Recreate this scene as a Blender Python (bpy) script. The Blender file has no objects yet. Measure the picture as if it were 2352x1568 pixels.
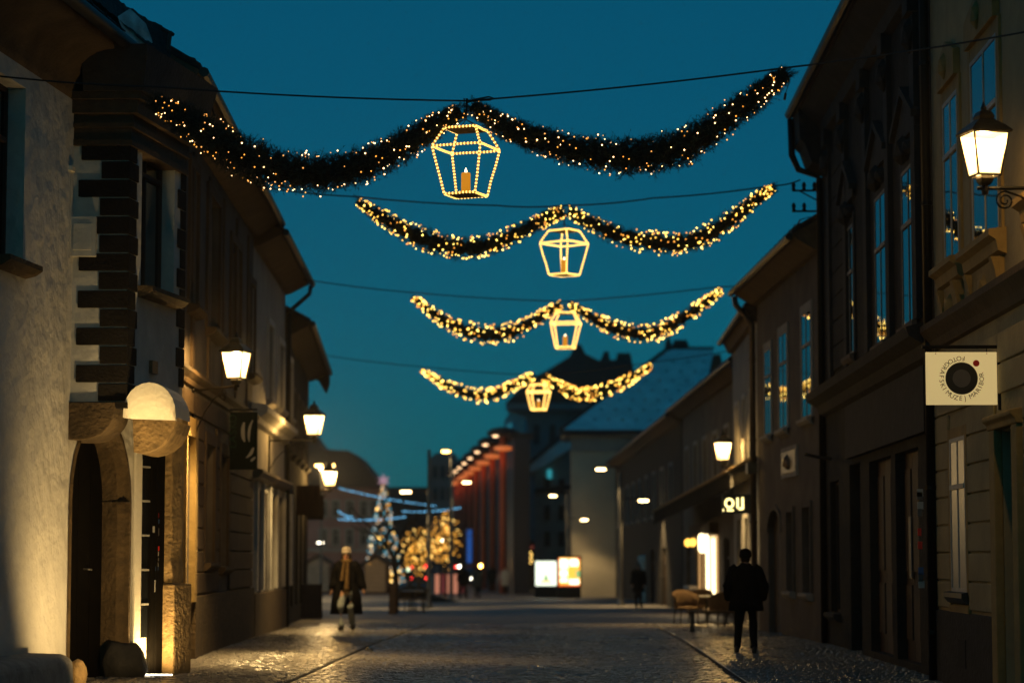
import bpy, bmesh, math, random
import numpy as np
from mathutils import Vector, Matrix, noise

random.seed(7); np.random.seed(7)
sc = bpy.context.scene
COL = sc.collection
R = math.radians

# ------------------------------------------------------------------ camera, sky, exposure
CAM_H = 1.6
FPX = 85.0 / 36.0 * 2352.0                     # focal length in the units of a 2352 x 1568 picture
TH = math.atan(496.0 / FPX)                    # upward pitch
YAW = math.atan(125.0 / FPX * math.cos(TH))    # turned a little left of the street axis (+Y)
FOCUS = 29.0
cam_d = bpy.data.cameras.new('camera')
cam = bpy.data.objects.new('camera', cam_d); COL.objects.link(cam)
cam.location = (0, 0, CAM_H); cam.rotation_euler = (math.pi / 2 + TH, 0, YAW)
cam_d.lens = 85; cam_d.sensor_width = 36; cam_d.sensor_fit = 'HORIZONTAL'
cam_d.clip_start = 0.1; cam_d.clip_end = 6000
cam_d.dof.use_dof = True; cam_d.dof.focus_distance = FOCUS; cam_d.dof.aperture_fstop = 1.2
sc.camera = cam

w = bpy.data.worlds.new('World'); sc.world = w; w.use_nodes = True
nt = w.node_tree; nt.nodes.clear()
sky = nt.nodes.new('ShaderNodeTexSky'); sky.sky_type = 'NISHITA'; sky.sun_disc = False
sky.sun_elevation = R(8.0); sky.sun_rotation = R(180); sky.altitude = 250
sky.air_density = 1.0; sky.dust_density = 0.6; sky.ozone_density = 3.0
def _mix(kind, fac):
    x = nt.nodes.new('ShaderNodeMix'); x.data_type = 'RGBA'; x.blend_type = kind; x.inputs[0].default_value = fac; return x
mul = _mix('MULTIPLY', 1.0); mul.inputs[7].default_value = (0.0010, 0.0245, 0.0305, 1)    # dusk white balance: deep teal, dimmed
mx = _mix('MIX', 0.56); mx.inputs[6].default_value = (0.0022, 0.086, 0.156, 1)            # even blue hour light
bg = nt.nodes.new('ShaderNodeBackground'); bg.inputs[1].default_value = 1.0
out = nt.nodes.new('ShaderNodeOutputWorld')
nt.links.new(sky.outputs[0], mul.inputs[6]); nt.links.new(mul.outputs[2], mx.inputs[7]); nt.links.new(mx.outputs[2], bg.inputs[0]); nt.links.new(bg.outputs[0], out.inputs[0])

sc.view_settings.view_transform = 'Standard'; sc.view_settings.look = 'None'
sc.view_settings.exposure = 0.0; sc.view_settings.gamma = 1.0; sc.view_settings.use_curve_mapping = False
sc.render.engine = 'CYCLES'
cy = sc.cycles
cy.use_denoising = True; cy.max_bounces = 6; cy.diffuse_bounces = 3; cy.glossy_bounces = 3
cy.sample_clamp_indirect = 2.0; cy.caustics_reflective = False; cy.caustics_refractive = False
cy.blur_glossy = 0.5

# ------------------------------------------------------------------ where things stand
_F = Vector((-math.sin(YAW) * math.cos(TH), math.cos(YAW) * math.cos(TH), math.sin(TH)))
_R = Vector((math.cos(YAW), math.sin(YAW), 0))
_U = _R.cross(_F)
_C = Vector((0, 0, CAM_H))
def ray(u, v): return _F * FPX + _R * (u - 1176) + _U * (784 - v)
def P(u, v, Y):
    d = ray(u, v); return _C + d * (Y / d.y)
def gz(Y):                                     # the street falls gently towards the square
    return 0.0 if Y < 45 else max(-0.0065 * (Y - 45), -0.62)
def G(u, Y):                                   # ground point under picture column u at distance Y
    p = P(u, 1280, Y); return Vector((p.x, p.y, gz(Y)))

# ------------------------------------------------------------------ materials
MATS = {}
def node_mat(name):
    m = bpy.data.materials.new(name); m.use_nodes = True
    n = m.node_tree.nodes; b = n['Principled BSDF']
    return m, m.node_tree, n, b
def mat(name, col, rough=0.7, metal=0.0, var=0.0, scale=3.0, bump=0.0, bscale=20.0, bdist=0.05, spec=0.5, col2=None, detail=4.0, stretch=(1, 1, 1)):
    m, t, n, b = node_mat(name)
    b.inputs['Base Color'].default_value = (*col, 1); b.inputs['Roughness'].default_value = rough
    b.inputs['Metallic'].default_value = metal; b.inputs['Specular IOR Level'].default_value = spec
    tc = n.new('ShaderNodeTexCoord'); mp = n.new('ShaderNodeMapping'); mp.inputs['Scale'].default_value = stretch
    t.links.new(tc.outputs['Object'], mp.inputs[0])
    if var > 0 or col2:
        no = n.new('ShaderNodeTexNoise'); no.inputs['Scale'].default_value = scale; no.inputs['Detail'].default_value = detail
        no.inputs['Roughness'].default_value = 0.62
        rp = n.new('ShaderNodeValToRGB'); rp.color_ramp.elements[0].position = 0.32; rp.color_ramp.elements[1].position = 0.68
        c2 = col2 or tuple(c * (1 - var) for c in col)
        rp.color_ramp.elements[0].color = (*c2, 1); rp.color_ramp.elements[1].color = (*col, 1)
        t.links.new(mp.outputs[0], no.inputs[0]); t.links.new(no.outputs[0], rp.inputs[0]); t.links.new(rp.outputs[0], b.inputs['Base Color'])
    if bump > 0:
        no2 = n.new('ShaderNodeTexNoise'); no2.inputs['Scale'].default_value = bscale; no2.inputs['Detail'].default_value = 5
        bp = n.new('ShaderNodeBump'); bp.inputs['Strength'].default_value = min(1, bump); bp.inputs['Distance'].default_value = bdist
        t.links.new(mp.outputs[0], no2.inputs[0]); t.links.new(no2.outputs[0], bp.inputs['Height']); t.links.new(bp.outputs[0], b.inputs['Normal'])
    MATS[name] = m; return m
def emit(name, col, strength, sample=True, base=(0.2, 0.2, 0.2)):
    m, t, n, b = node_mat(name)
    b.inputs['Base Color'].default_value = (*base, 1); b.inputs['Roughness'].default_value = 0.5
    b.inputs['Emission Color'].default_value = (*col, 1); b.inputs['Emission Strength'].default_value = strength
    if not sample: m.cycles.emission_sampling = 'NONE'
    MATS[name] = m; return m

mat('plaster_white', (0.66, 0.63, 0.58), 0.9, var=0.16, scale=1.3, bump=0.95, bscale=3.2, bdist=0.085)
mat('plaster_smooth', (0.60, 0.58, 0.54), 0.9, var=0.25, scale=2.5, bump=0.35, bscale=9.0)
mat('quoin', (0.020, 0.017, 0.015), 0.9, spec=0.1, var=0.4, scale=4, bump=0.3, bscale=25)
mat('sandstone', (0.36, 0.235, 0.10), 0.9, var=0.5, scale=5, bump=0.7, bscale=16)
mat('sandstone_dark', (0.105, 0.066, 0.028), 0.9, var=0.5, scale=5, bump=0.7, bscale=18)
mat('limewash', (0.80, 0.75, 0.64), 0.9, var=0.12, scale=6, bump=0.25, bscale=18)
mat('plaster_brown', (0.12, 0.082, 0.052), 0.9, spec=0.2, var=0.4, scale=1.3, bump=0.4, bscale=9)
mat('plaster_taupe', (0.15, 0.125, 0.105), 0.9, spec=0.2, var=0.35, scale=1.4, bump=0.35, bscale=9)
mat('plaster_grey', (0.36, 0.34, 0.31), 0.9, var=0.3, scale=1.3, bump=0.3, bscale=9)
mat('plaster_yellow', (0.40, 0.315, 0.165), 0.9, var=0.25, scale=1.5, bump=0.25, bscale=12)
mat('trim_ochre', (0.36, 0.235, 0.075), 0.8, var=0.3, scale=4, bump=0.2, bscale=18)
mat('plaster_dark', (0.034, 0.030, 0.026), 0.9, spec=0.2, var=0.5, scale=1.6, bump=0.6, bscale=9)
mat('soot', (0.030, 0.027, 0.025), 0.9, var=0.5, scale=3, bump=0.5, bscale=14)
mat('trim_brown', (0.09, 0.06, 0.035), 0.8, spec=0.2, var=0.3, scale=5, bump=0.3, bscale=20)
mat('soffit', (0.13, 0.085, 0.045), 0.85, var=0.4, scale=3, bump=0.4, bscale=16)
mat('roof_tile', (0.05, 0.032, 0.026), 0.85, var=0.5, scale=8, bump=1.0, bscale=7)
mat('roof_snow', (0.90, 0.93, 0.95), 0.75, var=0.25, scale=1.2, bump=0.4, bscale=4)
mat('snow', (0.70, 0.74, 0.78), 0.8, col2=(0.10, 0.09, 0.09), scale=2.2, bump=0.5, bscale=9)
mat('metal_black', (0.012, 0.011, 0.010), 0.45, metal=0.6, var=0.3, scale=30)
mat('metal_dark', (0.035, 0.033, 0.03), 0.5, metal=0.5, var=0.3, scale=12)
mat('metal_grey', (0.25, 0.24, 0.22), 0.4, metal=0.8, var=0.3, scale=10)
mat('copper', (0.14, 0.10, 0.07), 0.45, metal=0.7, var=0.4, scale=8)
mat('wood_dark', (0.055, 0.03, 0.018), 0.65, var=0.5, scale=6, bump=0.3, bscale=14, stretch=(4, 4, 0.4))
mat('wood_brown', (0.075, 0.038, 0.017), 0.7, spec=0.2, var=0.5, scale=6, bump=0.3, bscale=14, stretch=(4, 4, 0.4))
mat('wood_white', (0.52, 0.50, 0.45), 0.6, var=0.25, scale=5, bump=0.15, bscale=16)
mat('wood_grey', (0.26, 0.245, 0.22), 0.65, var=0.3, scale=5, bump=0.2, bscale=16)
mat('interior', (0.02, 0.017, 0.014), 0.95, var=0.4, scale=2)
mat('paving', (0.20, 0.18, 0.16), 0.6, var=0.45, scale=1.0, bump=0.8, bscale=7)
mat('stone_bench', (0.40, 0.37, 0.33), 0.9, var=0.35, scale=5, bump=0.5, bscale=14)
mat('needle', (0.022, 0.038, 0.020), 0.75, var=0.4, scale=9)
mat('fir_core', (0.006, 0.008, 0.005), 0.95, var=0.3, scale=9)
mat('fir_tree', (0.03, 0.055, 0.028), 0.7, var=0.4, scale=4)
mat('bark', (0.05, 0.038, 0.028), 0.9, var=0.5, scale=9, bump=0.7, bscale=26)
mat('cable', (0.008, 0.008, 0.008), 0.6, var=0.2, scale=20)
emit('sign_cream_glow', (1.0, 0.74, 0.30), 0.45, False, base=(0.70, 0.62, 0.42))  # weak glow put into the sign panel in place of lamplight falling on it
mat('far_glass', (0.02, 0.02, 0.022), 0.5, var=0.3, scale=2, spec=0.2)
mat('curtain', (0.42, 0.37, 0.29), 0.35, var=0.5, scale=9, stretch=(6, 6, 0.3))
mat('print_black', (0.012, 0.010, 0.008), 0.5, var=0.2, scale=9)
mat('print_grey', (0.11, 0.10, 0.10), 0.5, var=0.15, scale=9)
mat('print_red', (0.75, 0.02, 0.012), 0.5, var=0.1, scale=9)
mat('print_white', (0.45, 0.43, 0.39), 0.5, var=0.1, scale=9)
mat('print_blue', (0.03, 0.10, 0.28), 0.5, var=0.1, scale=9)
mat('sign_green', (0.003, 0.011, 0.006), 0.7, spec=0.05, var=0.2, scale=6)
mat('sign_green_text', (0.02, 0.06, 0.032), 0.7, spec=0.05, var=0.1, scale=6)
mat('coat_black', (0.010, 0.009, 0.009), 0.95, spec=0.05, var=0.4, scale=9, bump=0.4, bscale=40)
mat('coat_dark', (0.012, 0.011, 0.010), 0.95, spec=0.05, var=0.4, scale=9, bump=0.4, bscale=40)
mat('coat_white', (0.45, 0.42, 0.36), 0.9, var=0.2, scale=9)
mat('coat_brown', (0.10, 0.075, 0.05), 0.9, var=0.3, scale=9)
mat('jeans', (0.30, 0.33, 0.33), 0.9, var=0.25, scale=14, bump=0.3, bscale=50)
mat('trousers_dark', (0.012, 0.012, 0.014), 0.95, spec=0.05, var=0.3, scale=9)
mat('skin', (0.50, 0.27, 0.16), 0.5, var=0.1, scale=8)
mat('hair_dark', (0.02, 0.013, 0.009), 0.8, spec=0.1, var=0.4, scale=25, stretch=(3, 3, 0.5))
mat('scarf', (0.20, 0.125, 0.05), 0.95, spec=0.05, col2=(0.10, 0.06, 0.03), scale=22, bump=0.4, bscale=60)
mat('wool_white', (0.60, 0.50, 0.40), 0.95, var=0.2, scale=18, bump=0.7, bscale=60)
mat('shoe', (0.012, 0.010, 0.009), 0.5, var=0.3, scale=12)
mat('wicker', (0.17, 0.10, 0.045), 0.75, var=0.5, scale=18, bump=0.8, bscale=60)
mat('pink_plaster', (0.40, 0.22, 0.20), 0.9, var=0.25, scale=0.8, bump=0.2, bscale=5)
mat('hut_wall', (0.42, 0.30, 0.19), 0.85, var=0.3, scale=3, bump=0.3, bscale=10, stretch=(1, 1, 5))
mat('column_red', (0.42, 0.10, 0.045), 0.7, var=0.25, scale=3)
mat('turquoise_wash', (0.05, 0.28, 0.36), 0.6, var=0.3, scale=1.0)
mat('car_paint', (0.02, 0.022, 0.028), 0.25, metal=0.4, var=0.2, scale=4)
mat('rubber', (0.012, 0.012, 0.012), 0.85, var=0.2, scale=9)
mat('cream_wall', (0.56, 0.50, 0.38), 0.9, var=0.2, scale=0.7, bump=0.2, bscale=5)

m, t, n, b = node_mat('window_glass')
b.inputs['Base Color'].default_value = (0.010, 0.011, 0.012, 1); b.inputs['Roughness'].default_value = 0.02; b.inputs['Specular IOR Level'].default_value = 0.9
b.inputs['IOR'].default_value = 1.6
no = n.new('ShaderNodeTexNoise'); no.inputs['Scale'].default_value = 1.1; bp = n.new('ShaderNodeBump'); bp.inputs['Strength'].default_value = 0.12; bp.inputs['Distance'].default_value = 0.02
tc = n.new('ShaderNodeTexCoord'); t.links.new(tc.outputs['Object'], no.inputs[0]); t.links.new(no.outputs[0], bp.inputs['Height']); t.links.new(bp.outputs[0], b.inputs['Normal'])
MATS['window_glass'] = m

WARM = (1.0, 0.66, 0.25)
def lamp_pane():                                         # frosted pane: part see-through, part glowing
    m, t, n, b = node_mat('lamp_glass'); b.inputs['Base Color'].default_value = (0.6, 0.5, 0.35, 1); b.inputs['Roughness'].default_value = 0.4
    b.inputs['Emission Color'].default_value = (1.0, 0.66, 0.25, 1); b.inputs['Emission Strength'].default_value = 3.6
    tr = n.new('ShaderNodeBsdfTransparent'); tr.inputs[0].default_value = (1, 0.93, 0.8, 1); ms = n.new('ShaderNodeMixShader'); ms.inputs[0].default_value = 0.55
    t.links.new(tr.outputs[0], ms.inputs[1]); t.links.new(b.outputs[0], ms.inputs[2]); t.links.new(ms.outputs[0], n['Material Output'].inputs[0]); m.cycles.emission_sampling = 'NONE'
    MATS['lamp_glass'] = m
lamp_pane(); emit('bulb', (1.0, 0.78, 0.42), 14.0, False)
emit('fairy_near', (1.0, 0.56, 0.22), 7.0, False)
emit('fairy_near_dim', (1.0, 0.40, 0.08), 1.6, False)
emit('fairy_far', (1.0, 0.54, 0.075), 4.0, False)
emit('fairy_far_hot', (1.0, 0.66, 0.13), 7.0, False)
emit('fairy_far_dim', (1.0, 0.36, 0.04), 2.2, False)
emit('rope_tube', (1.0, 0.42, 0.05), 0.6, False, base=(0.3, 0.2, 0.1))
emit('rope_led', (1.0, 0.58, 0.13), 3.2, False)
emit('candle_wax', (1.0, 0.36, 0.015), 0.55, False, base=(0.5, 0.3, 0.1))
emit('candle_flame', (1.0, 0.82, 0.45), 5.0, False)
emit('tree_gold', (1.0, 0.42, 0.04), 1.7, False)
emit('tree_gold_hot', (1.0, 0.60, 0.14), 3.6, False)
emit('tree_cyan', (0.10, 0.52, 0.70), 0.95, False)
emit('tree_white', (0.95, 0.70, 0.45), 1.3, False)
emit('string_blue', (0.16, 0.52, 0.85), 2.8, False)
emit('star_pink', (0.85, 0.48, 0.62), 0.42, False)
emit('head_light', (1.0, 0.66, 0.28), 16.0, False)
emit('head_orange', (1.0, 0.48, 0.10), 26.0, False)
emit('head_dim', (1.0, 0.60, 0.30), 4.0, False)
emit('red_light', (1.0, 0.04, 0.03), 7.0, False)
emit('white_light', (1.0, 0.92, 0.72), 12.0, False)
emit('green_light', (0.65, 0.85, 0.55), 2.2, False)
emit('orange_panel', (1.0, 0.22, 0.04), 0.55)
emit('salmon_panel', (1.0, 0.36, 0.20), 0.50)
emit('ad_white', (0.92, 1.0, 0.78), 1.7)
emit('ad_green', (0.45, 0.75, 0.28), 0.8)
emit('ad_red', (1.0, 0.16, 0.03), 1.2)
emit('ad_orange', (1.0, 0.45, 0.05), 1.7)
emit('ad_cream', (1.0, 0.86, 0.58), 3.0)
emit('shop_white', (1.0, 0.78, 0.42), 3.6)
emit('shop_glow', (1.0, 0.52, 0.16), 0.55)
emit('shop_orange', (1.0, 0.50, 0.07), 3.0)
emit('strip_warm', (1.0, 0.72, 0.34), 2.2)
emit('letter_light', (1.0, 0.80, 0.30), 3.2, False)
emit('uplight_glass', (1.0, 0.88, 0.62), 14.0, False)
emit('teal_window', (0.05, 0.55, 0.65), 0.5, False)
emit('blue_sign', (0.02, 0.14, 0.60), 0.45, False)
emit('red_sign', (0.55, 0.06, 0.05), 0.18, False)

# ------------------------------------------------------------------ mesh helpers
class MB:
    def __init__(self): self.v = []; self.f = []; self.mi = []; self.cur = 0
    def add(self, vs, fs):
        o = len(self.v); self.v += [tuple(p) for p in vs]
        for q in fs: self.f.append(tuple(i + o for i in q)); self.mi.append(self.cur)
    def box8(self, p):
        self.add(p, [(0, 3, 2, 1), (4, 5, 6, 7), (0, 1, 5, 4), (1, 2, 6, 5), (2, 3, 7, 6), (3, 0, 4, 7)])
    def box(self, x0, x1, y0, y1, z0, z1):
        self.box8([(x0, y0, z0), (x1, y0, z0), (x1, y1, z0), (x0, y1, z0), (x0, y0, z1), (x1, y0, z1), (x1, y1, z1), (x0, y1, z1)])
    def fbox(self, F, s0, s1, o0, o1, z0, z1):
        self.box8([F.pt(s0, o0, z0), F.pt(s1, o0, z0), F.pt(s1, o1, z0), F.pt(s0, o1, z0), F.pt(s0, o0, z1), F.pt(s1, o0, z1), F.pt(s1, o1, z1), F.pt(s0, o1, z1)])
    def fprism(self, F, s0, s1, poly):                  # poly in (o, z), run along s
        n = len(poly)
        vs = [F.pt(s0, o, z) for o, z in poly] + [F.pt(s1, o, z) for o, z in poly]
        fs = [tuple(range(n)), tuple(range(2 * n - 1, n - 1, -1))] + [(i, n + i, n + (i + 1) % n, (i + 1) % n) for i in range(n)]
        self.add(vs, fs)
    def sprism(self, F, o0, o1, poly):                  # poly in (s, z), thickness in o
        n = len(poly)
        vs = [F.pt(s, o0, z) for s, z in poly] + [F.pt(s, o1, z) for s, z in poly]
        fs = [tuple(range(n)), tuple(range(2 * n - 1, n - 1, -1))] + [(i, n + i, n + (i + 1) % n, (i + 1) % n) for i in range(n)]
        self.add(vs, fs)
    def tube(self, pts, rad, seg=6, cap=True):
        pts = [Vector(p) for p in pts]; n = len(pts)
        rad = rad if isinstance(rad, (list, tuple)) else [rad] * n
        rings = []; up = Vector((0, 0, 1))
        for i, p in enumerate(pts):
            d = (pts[min(i + 1, n - 1)] - pts[max(i - 1, 0)])
            d = d.normalized() if d.length > 1e-9 else Vector((0, 0, 1))
            a = d.cross(up)
            if a.length < 0.05: a = d.cross(Vector((1, 0, 0)))
            a.normalize(); b_ = d.cross(a)
            rings.append([p + (a * math.cos(2 * math.pi * k / seg) + b_ * math.sin(2 * math.pi * k / seg)) * rad[i] for k in range(seg)])
        vs = [q for r in rings for q in r]; fs = []
        for i in range(n - 1):
            for k in range(seg):
                fs.append((i * seg + k, i * seg + (k + 1) % seg, (i + 1) * seg + (k + 1) % seg, (i + 1) * seg + k))
        if cap: fs += [tuple(range(seg - 1, -1, -1)), tuple((n - 1) * seg + k for k in range(seg))]
        self.add(vs, fs)
    def rings(self, rings, cap=True, close=True):       # loft through equal-length rings
        n = len(rings[0]); vs = [q for r in rings for q in r]; fs = []
        for i in range(len(rings) - 1):
            for k in range(n if close else n - 1):
                fs.append((i * n + k, i * n + (k + 1) % n, (i + 1) * n + (k + 1) % n, (i + 1) * n + k))
        if cap: fs += [tuple(range(n - 1, -1, -1)), tuple((len(rings) - 1) * n + k for k in range(n))]
        self.add(vs, fs)
    def lathe(self, c, prof, seg=12, rot=0.0):          # prof: (r, z)
        self.rings([[(c[0] + r * math.cos(2 * math.pi * k / seg + rot), c[1] + r * math.sin(2 * math.pi * k / seg + rot), c[2] + z) for k in range(seg)] for r, z in prof])
    def ball(self, c, r, sx=1, sy=1, sz=1, lv=1):
        vs, fs = ICO[lv]; self.add([(c[0] + x * r * sx, c[1] + y * r * sy, c[2] + z * r * sz) for x, y, z in vs], fs)
    def build(self, name, m, parent=None, smooth=False, bevel=0.0):
        me = bpy.data.meshes.new(name); me.from_pydata(self.v, [], self.f)
        ms = m if isinstance(m, (list, tuple)) else [m]
        for k in ms: me.materials.append(MATS[k] if isinstance(k, str) else k)
        if len(ms) > 1: me.polygons.foreach_set('material_index', self.mi)
        if smooth: me.polygons.foreach_set('use_smooth', [True] * len(me.polygons))
        bm = bmesh.new(); bm.from_mesh(me); bmesh.ops.recalc_face_normals(bm, faces=bm.faces[:]); bm.to_mesh(me); bm.free()
        o = bpy.data.objects.new(name, me); COL.objects.link(o)
        if parent: o.parent = parent
        if bevel > 0:
            md = o.modifiers.new('bevel', 'BEVEL'); md.width = bevel; md.segments = 2; md.limit_method = 'ANGLE'
        return o
def _ico(sub):
    bm = bmesh.new(); bmesh.ops.create_icosphere(bm, subdivisions=sub, radius=1)
    r = ([tuple(v.co) for v in bm.verts], [tuple(v.index for v in f.verts) for f in bm.faces]); bm.free(); return r
ICO = {0: ([(1, 0, 0), (-1, 0, 0), (0, 1, 0), (0, -1, 0), (0, 0, 1), (0, 0, -1)], [(0, 2, 4), (2, 1, 4), (1, 3, 4), (3, 0, 4), (2, 0, 5), (1, 2, 5), (3, 1, 5), (0, 3, 5)]), 1: _ico(1), 2: _ico(2), 3: _ico(3)}

def tag(o, label=None, cat=None, group=None, kind=None):
    if label: o['label'] = label
    if cat: o['category'] = cat
    if group: o['group'] = group
    if kind: o['kind'] = kind
    return o
def empty(name, loc=(0, 0, 0), label=None, cat=None, group=None):
    # the Empty marks the thing's base; parts keep world coordinates through the inverse
    o = bpy.data.objects.new(name, None); COL.objects.link(o); o.empty_display_size = 0.2
    o.location = (0, 0, 0); return tag(o, label, cat, group)
def part(name, m, parent, fn, smooth=False, bevel=0.0, kind=None):
    b_ = MB(); fn(b_); o = b_.build(name, m, parent, smooth, bevel)
    if kind: o['kind'] = kind
    return o
def rebase(o, loc):                                     # move a thing's Empty to its base, parts stay where they are
    loc = Vector(loc); o.location = loc
    for c in o.children:
        if c.type == 'MESH': c.data.transform(Matrix.Translation(-loc)) if not c.get('shared') else None
        sub = [g for g in c.children]
        for g in sub:
            if g.type == 'MESH': g.data.transform(Matrix.Translation(-loc))

class Fr:                                               # a facade plane: s along it, o out of it, z up
    def __init__(self, A, B, street):
        self.A = Vector((A[0], A[1], 0)); d = Vector((B[0] - A[0], B[1] - A[1], 0)); self.L = d.length
        self.t = d.normalized(); n = Vector((self.t.y, -self.t.x, 0))
        self.n = n if n.x * street > 0 else -n
    def pt(self, s, o, z):
        q = self.A + self.t * s + self.n * o; return (q.x, q.y, z)
    def at(self, u, v, o=0.0):
        d = ray(u, v); a = self.A + self.n * o
        k = (a - _C).dot(self.n) / d.dot(self.n); q = _C + d * k
        return (q - self.A).dot(self.t), q.z
    def s(self, u, o=0.0): return self.at(u, 1000, o)[0]
    def z(self, u, v, o=0.0): return self.at(u, v, o)[1]

def wall(F, parent, m, s0, s1, z0, z1, holes=(), depth=0.22, name='wall', back=5.0):
    ss = sorted({s0, s1, *[h[0] for h in holes], *[h[1] for h in holes]}); zs = sorted({z0, z1, *[h[2] for h in holes], *[h[3] for h in holes]})
    ss = [x for x in ss if s0 - 1e-6 <= x <= s1 + 1e-6]; zs = [x for x in zs if z0 - 1e-6 <= x <= z1 + 1e-6]
    b_ = MB()
    for i in range(len(ss) - 1):
        for j in range(len(zs) - 1):
            cs, cz = (ss[i] + ss[i + 1]) / 2, (zs[j] + zs[j + 1]) / 2
            if any(h[0] < cs < h[1] and h[2] < cz < h[3] for h in holes): continue
            b_.add([F.pt(ss[i], 0, zs[j]), F.pt(ss[i + 1], 0, zs[j]), F.pt(ss[i + 1], 0, zs[j + 1]), F.pt(ss[i], 0, zs[j + 1])], [(0, 1, 2, 3)])
    for a, c, e, g in [h[:4] for h in holes]:
        q = [(a, e), (c, e), (c, g), (a, g)]
        for k in range(4):
            (p0, r0), (p1, r1) = q[k], q[(k + 1) % 4]
            b_.add([F.pt(p0, 0, r0), F.pt(p1, 0, r1), F.pt(p1, -depth, r1), F.pt(p0, -depth, r0)], [(0, 1, 2, 3)])
    # shell behind: ends, top, inner back sheet
    e = depth + 0.06
    for q in ([(s0, 0, z0), (s0, -back, z0), (s0, -back, z1), (s0, 0, z1)], [(s1, 0, z0), (s1, -back, z0), (s1, -back, z1), (s1, 0, z1)],
              [(s0, -back, z0), (s1, -back, z0), (s1, -back, z1), (s0, -back, z1)], [(s0, 0, z1), (s1, 0, z1), (s1, -back, z1), (s0, -back, z1)]):
        b_.add([F.pt(*p) for p in q], [(0, 1, 2, 3)])
    o = b_.build(name, m, parent)
    if holes:
        part('interior', 'interior', parent, lambda k: k.fbox(F, s0 + 0.02, s1 - 0.02, -back + 0.05, -e, z0 + 0.01, z1 - 0.02))
    return o
def window(F, parent, s0, s1, z0, z1, m='wood_white', cols=2, transom=0.68, depth=0.13, sill='sandstone', bar=0.05, glass='window_glass', sill_out=0.14, surround=None, sw=0.12):
    b_ = MB(); d0, d1 = -depth - 0.05, (-depth + 0.02 if depth > 0 else -depth - 0.008)
    b_.fbox(F, s0, s0 + bar, d0, d1, z0, z1); b_.fbox(F, s1 - bar, s1, d0, d1, z0, z1)
    b_.fbox(F, s0 + bar, s1 - bar, d0, d1, z0, z0 + bar); b_.fbox(F, s0 + bar, s1 - bar, d0, d1, z1 - bar, z1)
    zt = z0 + (z1 - z0) * transom if transom else None
    if zt: b_.fbox(F, s0 + bar, s1 - bar, d0, d1 + 0.015, zt - bar * 0.6, zt + bar * 0.6)
    cells = []; rows = [(z0 + bar, zt - bar * 0.6), (zt + bar * 0.6, z1 - bar)] if zt else [(z0 + bar, z1 - bar)]
    wi = (s1 - s0 - 2 * bar)
    for r0, r1 in rows:
        for c in range(cols):
            a = s0 + bar + wi * c / cols + (bar * 0.4 if c else 0); e = s0 + bar + wi * (c + 1) / cols - (bar * 0.4 if c < cols - 1 else 0)
            cells.append((a, e, r0, r1))
            if c: b_.fbox(F, a - bar * 0.8, a, d0, d1, r0, r1)
    if surround:
        b_.cur = 1
        so = 0.05 if depth > 0 else 0.034
        b_.fbox(F, s0 - sw, s0, 0.0, so, z0, z1 + sw); b_.fbox(F, s1, s1 + sw, 0.0, so, z0, z1 + sw); b_.fbox(F, s0, s1, 0.0, so - 0.004, z1, z1 + sw)
    wd = b_.build('window', [m, surround] if surround else m, parent)
    for a, e, r0, r1 in cells:
        part('pane', glass, wd, lambda k: k.fbox(F, a, e, -depth - 0.03, -depth - 0.018, r0, r1))
    if sill:
        part('sill', sill, wd, lambda k: k.fprism(F, s0 - 0.12, s1 + 0.12, [(-depth, z0 - 0.10), (0.0, z0 - 0.16), (sill_out * 0.6, z0 - 0.13), (sill_out, z0 - 0.07), (sill_out, z0 - 0.01), (-depth, z0 + 0.002)]))
    return wd
def roof(F, parent, s0, s1, ze, over=0.5, rise=3.2, run=4.5, soffit='soffit', m='roof_tile', ztop=None, gutter=True, plaster_cove=False):
    zt = ztop if ztop is not None else ze + 0.05
    r = part('roof', m, parent, lambda k: (k.fprism(F, s0, s1, [(over, ze + 0.06), (over, ze + 0.16), (-run, ze + rise), (-2 * run, ze + 0.2), (-2 * run, ze), (-run, ze + rise - 0.3)]),
                                            k.fbox(F, s0, s1, -2 * run, 0.0, zt - 0.05, zt + 0.02)))
    part('soffit', soffit, r, lambda k: k.fprism(F, s0 + 0.01, s1 - 0.01, [(0.0, zt - 0.32), (0.12, zt - 0.30), (over - 0.06, ze - 0.02), (over, ze + 0.055), (0.0, ze + 0.35)]))
    if gutter:
        L = s1 - s0; pts = [F.pt(s0 + L * i / 8, over + 0.05, ze + 0.03 - 0.004 * i) for i in range(9)]
        part('gutter', 'metal_dark', r, lambda k: k.tube(pts, 0.075, 8))
    return r
def downpipe(F, parent, s, o, z0, z1, m='metal_dark', rad=0.055, elbow=0.5):
    pts = [F.pt(s, o, z0), F.pt(s, o, z1 - 0.7), F.pt(s, o + 0.03, z1 - 0.62), F.pt(s, elbow, z1 - 0.2), F.pt(s, elbow + 0.03, z1)]
    d = part('downpipe', m, parent, lambda k: k.tube(pts, rad, 8), smooth=True)
    for zz in np.arange(z0 + 0.6, z1 - 0.8, 1.9):
        part('bracket', m, d, lambda k, zz=zz: k.lathe(F.pt(s, o, zz), [(rad + 0.005, 0), (rad + 0.018, 0.0), (rad + 0.018, 0.05), (rad + 0.005, 0.05)], 8))
    return d
_TXT = {}
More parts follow.
